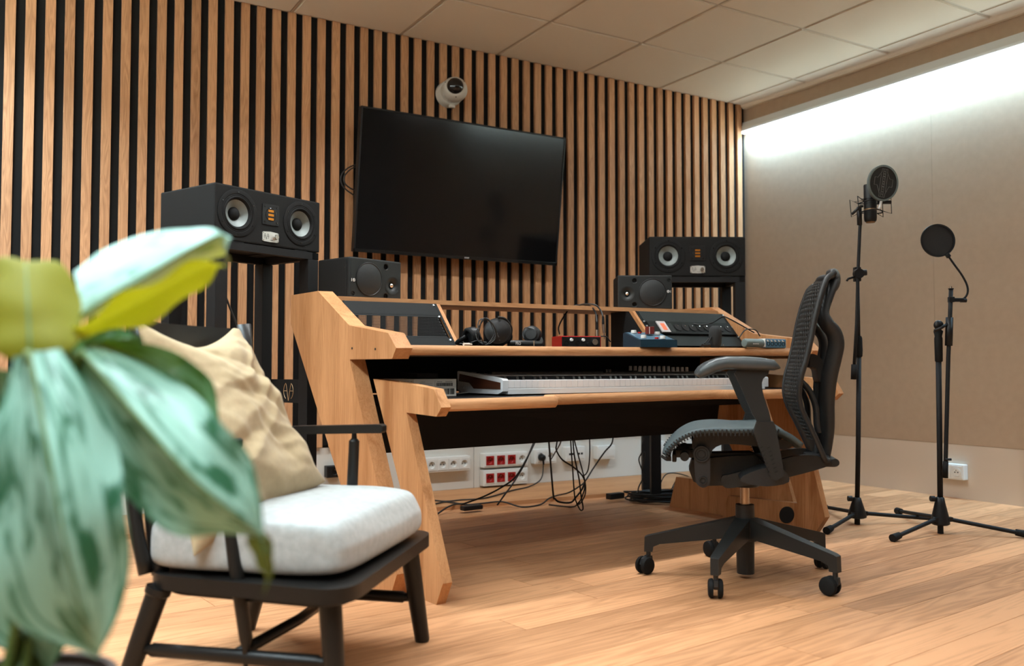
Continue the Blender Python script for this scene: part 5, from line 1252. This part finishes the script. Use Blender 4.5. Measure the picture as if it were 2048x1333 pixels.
# ---------------------------------------------------------------- potted plant close to the viewpoint
LEAF = {'A':([[-4.3607,-3.3284,0.8027],[-4.3331,-3.2982,0.83],[-4.296,-3.2968,0.8502],[-4.2592,-3.3069,0.8605],[-4.2307,-3.3353,0.8601],[-4.215,-3.3677,0.8569],[-4.2087,-3.3946,0.8424]],[[-4.3639,-3.3845,0.7477],[-4.3317,-3.3687,0.7708],[-4.2966,-3.3661,0.7943],[-4.2626,-3.3629,0.8188],[-4.2341,-3.3681,0.8382],[-4.2171,-3.3781,0.8473],[-4.2087,-3.3946,0.8424]],[[-4.3579,-3.3301,0.7449],[-4.3209,-3.3054,0.7663],[-4.2801,-3.2946,0.7895],[-4.2435,-3.3045,0.8118],[-4.2134,-3.3222,0.8273],[-4.2032,-3.3515,0.8283],[-4.2066,-3.3726,0.8109]]),'B':([[-4.3703,-3.4504,0.7366],[-4.3482,-3.475,0.7534],[-4.3236,-3.4895,0.7703],[-4.2956,-3.4827,0.7873],[-4.2668,-3.4764,0.802],[-4.2413,-3.4566,0.8112],[-4.22,-3.4228,0.8069]],[[-4.3653,-3.4069,0.7323],[-4.3381,-3.4113,0.7471],[-4.3104,-3.416,0.7648],[-4.282,-3.4211,0.7829],[-4.2552,-3.4252,0.7993],[-4.2348,-3.4256,0.8095],[-4.22,-3.4228,0.8069]],[[-4.36,-3.3868,0.729],[-4.3282,-3.3823,0.7349],[-4.2961,-3.378,0.7449],[-4.2655,-3.3844,0.7613],[-4.2416,-3.3985,0.7838],[-4.2257,-3.4078,0.8042],[-4.22,-3.4228,0.8069]]),'C':([[-4.418,-3.4456,0.703],[-4.4408,-3.4205,0.7199],[-4.4528,-3.3787,0.7406],[-4.4553,-3.354,0.764],[-4.4494,-3.3343,0.7885],[-4.4322,-3.3328,0.8095],[-4.408,-3.3586,0.8093]],[[-4.4056,-3.4528,0.6983],[-4.406,-3.4526,0.7196],[-4.4068,-3.4405,0.7391],[-4.4076,-3.4285,0.7591],[-4.4081,-3.405,0.7805],[-4.4081,-3.3818,0.7977],[-4.408,-3.3586,0.8093]],[[-4.3934,-3.46,0.6983],[-4.3692,-3.4626,0.7198],[-4.3611,-3.4326,0.7405],[-4.3597,-3.4102,0.7639],[-4.3655,-3.3836,0.7894],[-4.3822,-3.3622,0.8105],[-4.408,-3.3586,0.8093]]),'D':([[-4.4191,-3.4565,0.7076],[-4.4305,-3.4614,0.6637],[-4.4375,-3.4688,0.6165],[-4.4373,-3.4806,0.5653],[-4.431,-3.4843,0.5156],[-4.4096,-3.4969,0.4621],[-4.3497,-3.5321,0.4413]],[[-4.4075,-3.4749,0.7121],[-4.3997,-3.5027,0.669],[-4.3931,-3.5298,0.6259],[-4.3855,-3.5459,0.5796],[-4.3774,-3.5507,0.5368],[-4.3656,-3.5459,0.4851],[-4.3497,-3.5321,0.4413]],[[-4.3829,-3.4778,0.717],[-4.3558,-3.5053,0.6728],[-4.3389,-3.5269,0.6277],[-4.3309,-3.5432,0.5794],[-4.3272,-3.5453,0.5349],[-4.333,-3.5419,0.4823],[-4.3497,-3.5321,0.4413]]),'E':([[-4.3672,-3.4406,0.6958],[-4.3589,-3.4571,0.6475],[-4.3406,-3.4795,0.6005],[-4.3148,-3.5062,0.5627],[-4.2833,-3.5248,0.5407],[-4.2476,-3.5457,0.5393],[-4.2132,-3.566,0.5383]],[[-4.362,-3.4553,0.7128],[-4.3388,-3.4921,0.6793],[-4.3148,-3.5294,0.6451],[-4.2904,-3.5554,0.6118],[-4.2666,-3.5694,0.5846],[-4.2405,-3.5731,0.5604],[-4.2132,-3.566,0.5383]],[[-4.3506,-3.4504,0.7189],[-4.3075,-3.4873,0.7006],[-4.2744,-3.5184,0.6766],[-4.2487,-3.5451,0.6462],[-4.2289,-3.5567,0.6203],[-4.2189,-3.5626,0.5897],[-4.2132,-3.566,0.5383]]),'F':([[-4.3427,-3.3854,0.7146],[-4.3281,-3.3824,0.6983],[-4.3096,-3.3816,0.6823],[-4.2896,-3.3935,0.6641],[-4.2673,-3.3949,0.6491],[-4.2444,-3.4084,0.64],[-4.2251,-3.4314,0.6304]],[[-4.3411,-3.3979,0.7217],[-4.3209,-3.4099,0.7138],[-4.3006,-3.4218,0.7034],[-4.2803,-3.4337,0.6879],[-4.2603,-3.4339,0.6694],[-4.2422,-3.4329,0.6506],[-4.2251,-3.4314,0.6304]],[[-4.3356,-3.3896,0.7293],[-4.3075,-3.3945,0.7259],[-4.2778,-3.4004,0.7186],[-4.2522,-3.4154,0.7047],[-4.2333,-3.415,0.6869],[-4.226,-3.4192,0.6647],[-4.2251,-3.4314,0.6304]]),'G':([[-4.4519,-3.3792,0.6959],[-4.468,-3.3697,0.6465],[-4.4759,-3.3535,0.5936],[-4.4739,-3.3546,0.5416],[-4.4663,-3.3475,0.4874],[-4.447,-3.3589,0.4303],[-4.3815,-3.3974,0.3931]],[[-4.4348,-3.3892,0.6959],[-4.4297,-3.4038,0.647],[-4.4247,-3.4184,0.5994],[-4.4189,-3.4218,0.5515],[-4.4111,-3.4148,0.5016],[-4.4005,-3.4094,0.4458],[-4.3815,-3.3974,0.3931]],[[-4.4156,-3.4006,0.6959],[-4.3955,-3.4124,0.6464],[-4.379,-3.4104,0.596],[-4.3688,-3.4165,0.5464],[-4.3581,-3.4112,0.4947],[-4.3564,-3.4122,0.4426],[-4.3815,-3.3974,0.3931]]),'H':([[-4.2283,-3.5571,0.5477],[-4.2261,-3.5526,0.5374],[-4.2223,-3.549,0.527],[-4.2194,-3.5508,0.5176],[-4.213,-3.5487,0.508],[-4.2094,-3.5567,0.4988],[-4.2087,-3.5512,0.481]],[[-4.2234,-3.56,0.55],[-4.2193,-3.5624,0.5407],[-4.2152,-3.5648,0.5313],[-4.2122,-3.5666,0.522],[-4.2084,-3.563,0.5116],[-4.2061,-3.5586,0.4987],[-4.2087,-3.5512,0.481]],[[-4.2186,-3.5628,0.5537],[-4.2107,-3.5617,0.5435],[-4.2043,-3.5596,0.5317],[-4.2022,-3.5609,0.5199],[-4.2007,-3.5559,0.5094],[-4.2036,-3.56,0.4987],[-4.2087,-3.5512,0.481]]),'I':([[-4.3653,-3.3489,0.7],[-4.3529,-3.3446,0.7005],[-4.3407,-3.346,0.7027],[-4.3285,-3.3474,0.706],[-4.3161,-3.3488,0.7121],[-4.3051,-3.3611,0.7208],[-4.2927,-3.3626,0.7286]],[[-4.3654,-3.3489,0.7064],[-4.354,-3.3556,0.7144],[-4.342,-3.3568,0.721],[-4.3299,-3.3581,0.7254],[-4.3176,-3.3595,0.7283],[-4.3052,-3.3611,0.7295],[-4.2927,-3.3626,0.7286]],[[-4.3655,-3.3488,0.7128],[-4.3533,-3.3444,0.7276],[-4.3412,-3.3457,0.7376],[-4.329,-3.3471,0.7422],[-4.3166,-3.3486,0.7418],[-4.3053,-3.361,0.7361],[-4.2927,-3.3626,0.7286]])}
def leafmat(name, upper_dark, upper_light, cover, under, trans, mix=.42, rg=.35):
    m, nt, b = nodes(name); L = nt.links
    tc = N(nt, 'ShaderNodeTexCoord'); uv = tc.outputs['UV']
    sep = N(nt, 'ShaderNodeSeparateXYZ'); L.new(uv, sep.inputs[0])
    mp = N(nt, 'ShaderNodeMapping'); mp.inputs['Scale'].default_value = (2.6, 5.0, 1); mp.inputs['Rotation'].default_value = (0, 0, .5); L.new(uv, mp.inputs['Vector'])
    n1 = N(nt, 'ShaderNodeTexNoise'); n1.inputs['Scale'].default_value = 1.5; n1.inputs['Detail'].default_value = 5; n1.inputs['Distortion'].default_value = 1.0; L.new(mp.outputs[0], n1.inputs['Vector'])
    r = N(nt, 'ShaderNodeValToRGB'); e = r.color_ramp.elements; e[0].position = cover - .07; e[1].position = cover + .07
    e[0].color = (*upper_dark, 1); e[1].color = (*upper_light, 1); L.new(n1.outputs['Fac'], r.inputs['Fac'])
    # pale midrib
    ab = N(nt, 'ShaderNodeMath', operation='SUBTRACT'); L.new(sep.outputs[1], ab.inputs[0]); ab.inputs[1].default_value = .5
    ab2 = N(nt, 'ShaderNodeMath', operation='ABSOLUTE'); L.new(ab.outputs[0], ab2.inputs[0])
    mr = N(nt, 'ShaderNodeMapRange'); L.new(ab2.outputs[0], mr.inputs[0]); mr.inputs[1].default_value = .012; mr.inputs[2].default_value = .05; mr.inputs[3].default_value = .6; mr.inputs[4].default_value = 0
    mx = N(nt, 'ShaderNodeMixRGB'); L.new(mr.outputs[0], mx.inputs[0]); L.new(r.outputs['Color'], mx.inputs[1]); mx.inputs[2].default_value = (.35, .62, .48, 1)
    geo = N(nt, 'ShaderNodeNewGeometry')
    mu = N(nt, 'ShaderNodeMixRGB'); L.new(geo.outputs['Backfacing'], mu.inputs[0]); L.new(mx.outputs[0], mu.inputs[1]); mu.inputs[2].default_value = (*under, 1)
    L.new(mu.outputs[0], b.inputs['Base Color']); b.inputs['Roughness'].default_value = rg; b.inputs['Specular IOR Level'].default_value = .4
    tr_ = N(nt, 'ShaderNodeBsdfTranslucent'); tr_.inputs[0].default_value = (*trans, 1)
    ms = N(nt, 'ShaderNodeMixShader'); ms.inputs[0].default_value = mix
    out = nt.nodes['Material Output']; L.new(b.outputs[0], ms.inputs[1]); L.new(tr_.outputs[0], ms.inputs[2]); L.new(ms.outputs[0], out.inputs[0]); return m
M['leafv'] = leafmat('variegated_leaf', (.02, .13, .065), (.36, .64, .52), .46, (.12, .16, .02), (.10, .22, .08), .22)
M['leafp'] = leafmat('pale_leaf', (.10, .34, .24), (.42, .70, .62), .40, (.12, .13, .010), (.24, .22, .004), .40, .5)
M['leafy'] = leafmat('backlit_leaf', (.14, .17, .015), (.20, .24, .03), .40, (.20, .20, .008), (.34, .31, .004), .35, .75)
M['leafg'] = leafmat('green_leaf', (.03, .14, .03), (.13, .34, .17), .5, (.14, .24, .04), (.12, .25, .06), .25)
M['leafo'] = leafmat('olive_leaf', (.05, .07, .012), (.10, .13, .03), .5, (.09, .11, .02), (.12, .14, .02))
M['stem'] = plain('green_stem', (.10, .16, .03), .5)
PC = Vector((-4.404, -3.384, 0))
plant = thing('potted_plant', 'leafy plant with large variegated drooping leaves in the left foreground', 'plant', PC)
def leaf(key, mat, flip=False, wave=.004):
    Nn, Mm, Ff = [[Vector(p) - PC for p in L] for L in LEAF[key]]
    ns = 5
    nn, mm, ff = smoothline(Nn, ns), smoothline(Mm, ns), smoothline(Ff, ns); n = len(mm)
    me = bpy.data.meshes.new('leaf'); V, F, UV = [], [], []; C = 7
    for i in range(n):
        for j in range(2 * C + 1):
            t = (j - C) / C; e = ff[i] if t > 0 else nn[i]; a = abs(t)
            p = mm[i].lerp(e, a)
            w_ = (e - mm[i]).length; nrm = (ff[i] - nn[i]).cross(mm[min(i + 1, n - 1)] - mm[max(i - 1, 0)])
            nrm = nrm.normalized() if nrm.length > 1e-9 else Vector((0, 0, 1))
            p = p + nrm * (math.sin(a * PI) * w_ * .10 + wave * math.sin(i * .55 + (2 if t > 0 else 0)) * a * a)
            V.append(p); UV.append((i / (n - 1), .5 + .5 * t))
    W_ = 2 * C + 1
    for i in range(n - 1):
        for j in range(W_ - 1):
            q_ = (i * W_ + j, i * W_ + j + 1, (i + 1) * W_ + j + 1, (i + 1) * W_ + j); F.append(q_[::-1] if flip else q_)
    me.from_pydata(V, [], F); ul = me.uv_layers.new(name='UVMap')
    for l in me.loops: ul.data[l.index].uv = UV[l.vertex_index]
    me.polygons.foreach_set('use_smooth', [True] * len(me.polygons))
    o = new('leaf', me, plant, mat)
    rib = MB().tube([m_ for m_ in mm[:-2]], [.0022 * (1 - .8 * i / n) for i in range(len(mm) - 2)], 6).build('midrib', M['stem'], o, True)
    return o
LM = {'A': ('leafp', False), 'B': ('leafy', True), 'C': ('leafy', True), 'D': ('leafv', True), 'E': ('leafv', True), 'F': ('leafg', True), 'G': ('leafv', True), 'H': ('leafo', True), 'I': ('leafg', True)}
for k, (m_, fl_) in LM.items(): leaf(k, M[m_], fl_)
for k in 'ABCDEFGI':
    s = Vector(LEAF[k][1][0]) - PC
    MB().tube(smoothline([(.0 + .02 * math.sin(ord(k)), .02 * math.cos(ord(k)), .376), (s.x * .35, s.y * .35, .50), (s.x * .8, s.y * .8, s.z - .04), s], 6), .0045, 8).build('leaf_stalk', M['stem'], plant, True)
s = Vector(LEAF['H'][1][0]) - PC
MB().tube([(.0, 0, .40), (.0, 0, .377)], .02, 10).build('main_stem', M['stem'], plant, True)
MB().lathe([(0, 0), (.065, 0), (.07, .01), (.082, .35), (.088, .355), (.088, .385), (.080, .385), (.078, .37), (0, .368)], None, 40).build('plant_pot', plain('dark_brown_pot', (.035, .018, .014), .45), plant, True, .6)
MB().lathe([(0, .378), (.079, .375)], None, 30).build('soil', plain('soil', (.03, .02, .014), .95, bump=1, bscale=90), plant)

# ---------------------------------------------------------------- repeats share a group
GR = {'studio_monitor': 'pair of large studio monitors', 'nearfield_monitor': 'pair of small monitors on the desk shelf', 'speaker_stand': 'pair of steel speaker stands',
      'microphone_stand': 'microphone stands by the fabric wall', 'headphones': 'headphones on the upper tier', 'wall_socket': 'socket boxes on the wall foot panels',
      'cable': 'loose black cables', 'ceiling_light': 'linear ceiling lamps', 'led_profile': 'wall light strips', 'jack_plug': 'jack plugs over the shelf'}
for o in col.objects:
    if o.parent is None and 'category' in o.keys() and 'group' not in o.keys():
        k = o.name.split('.')[0]
        if k in GR: o['group'] = GR[k]
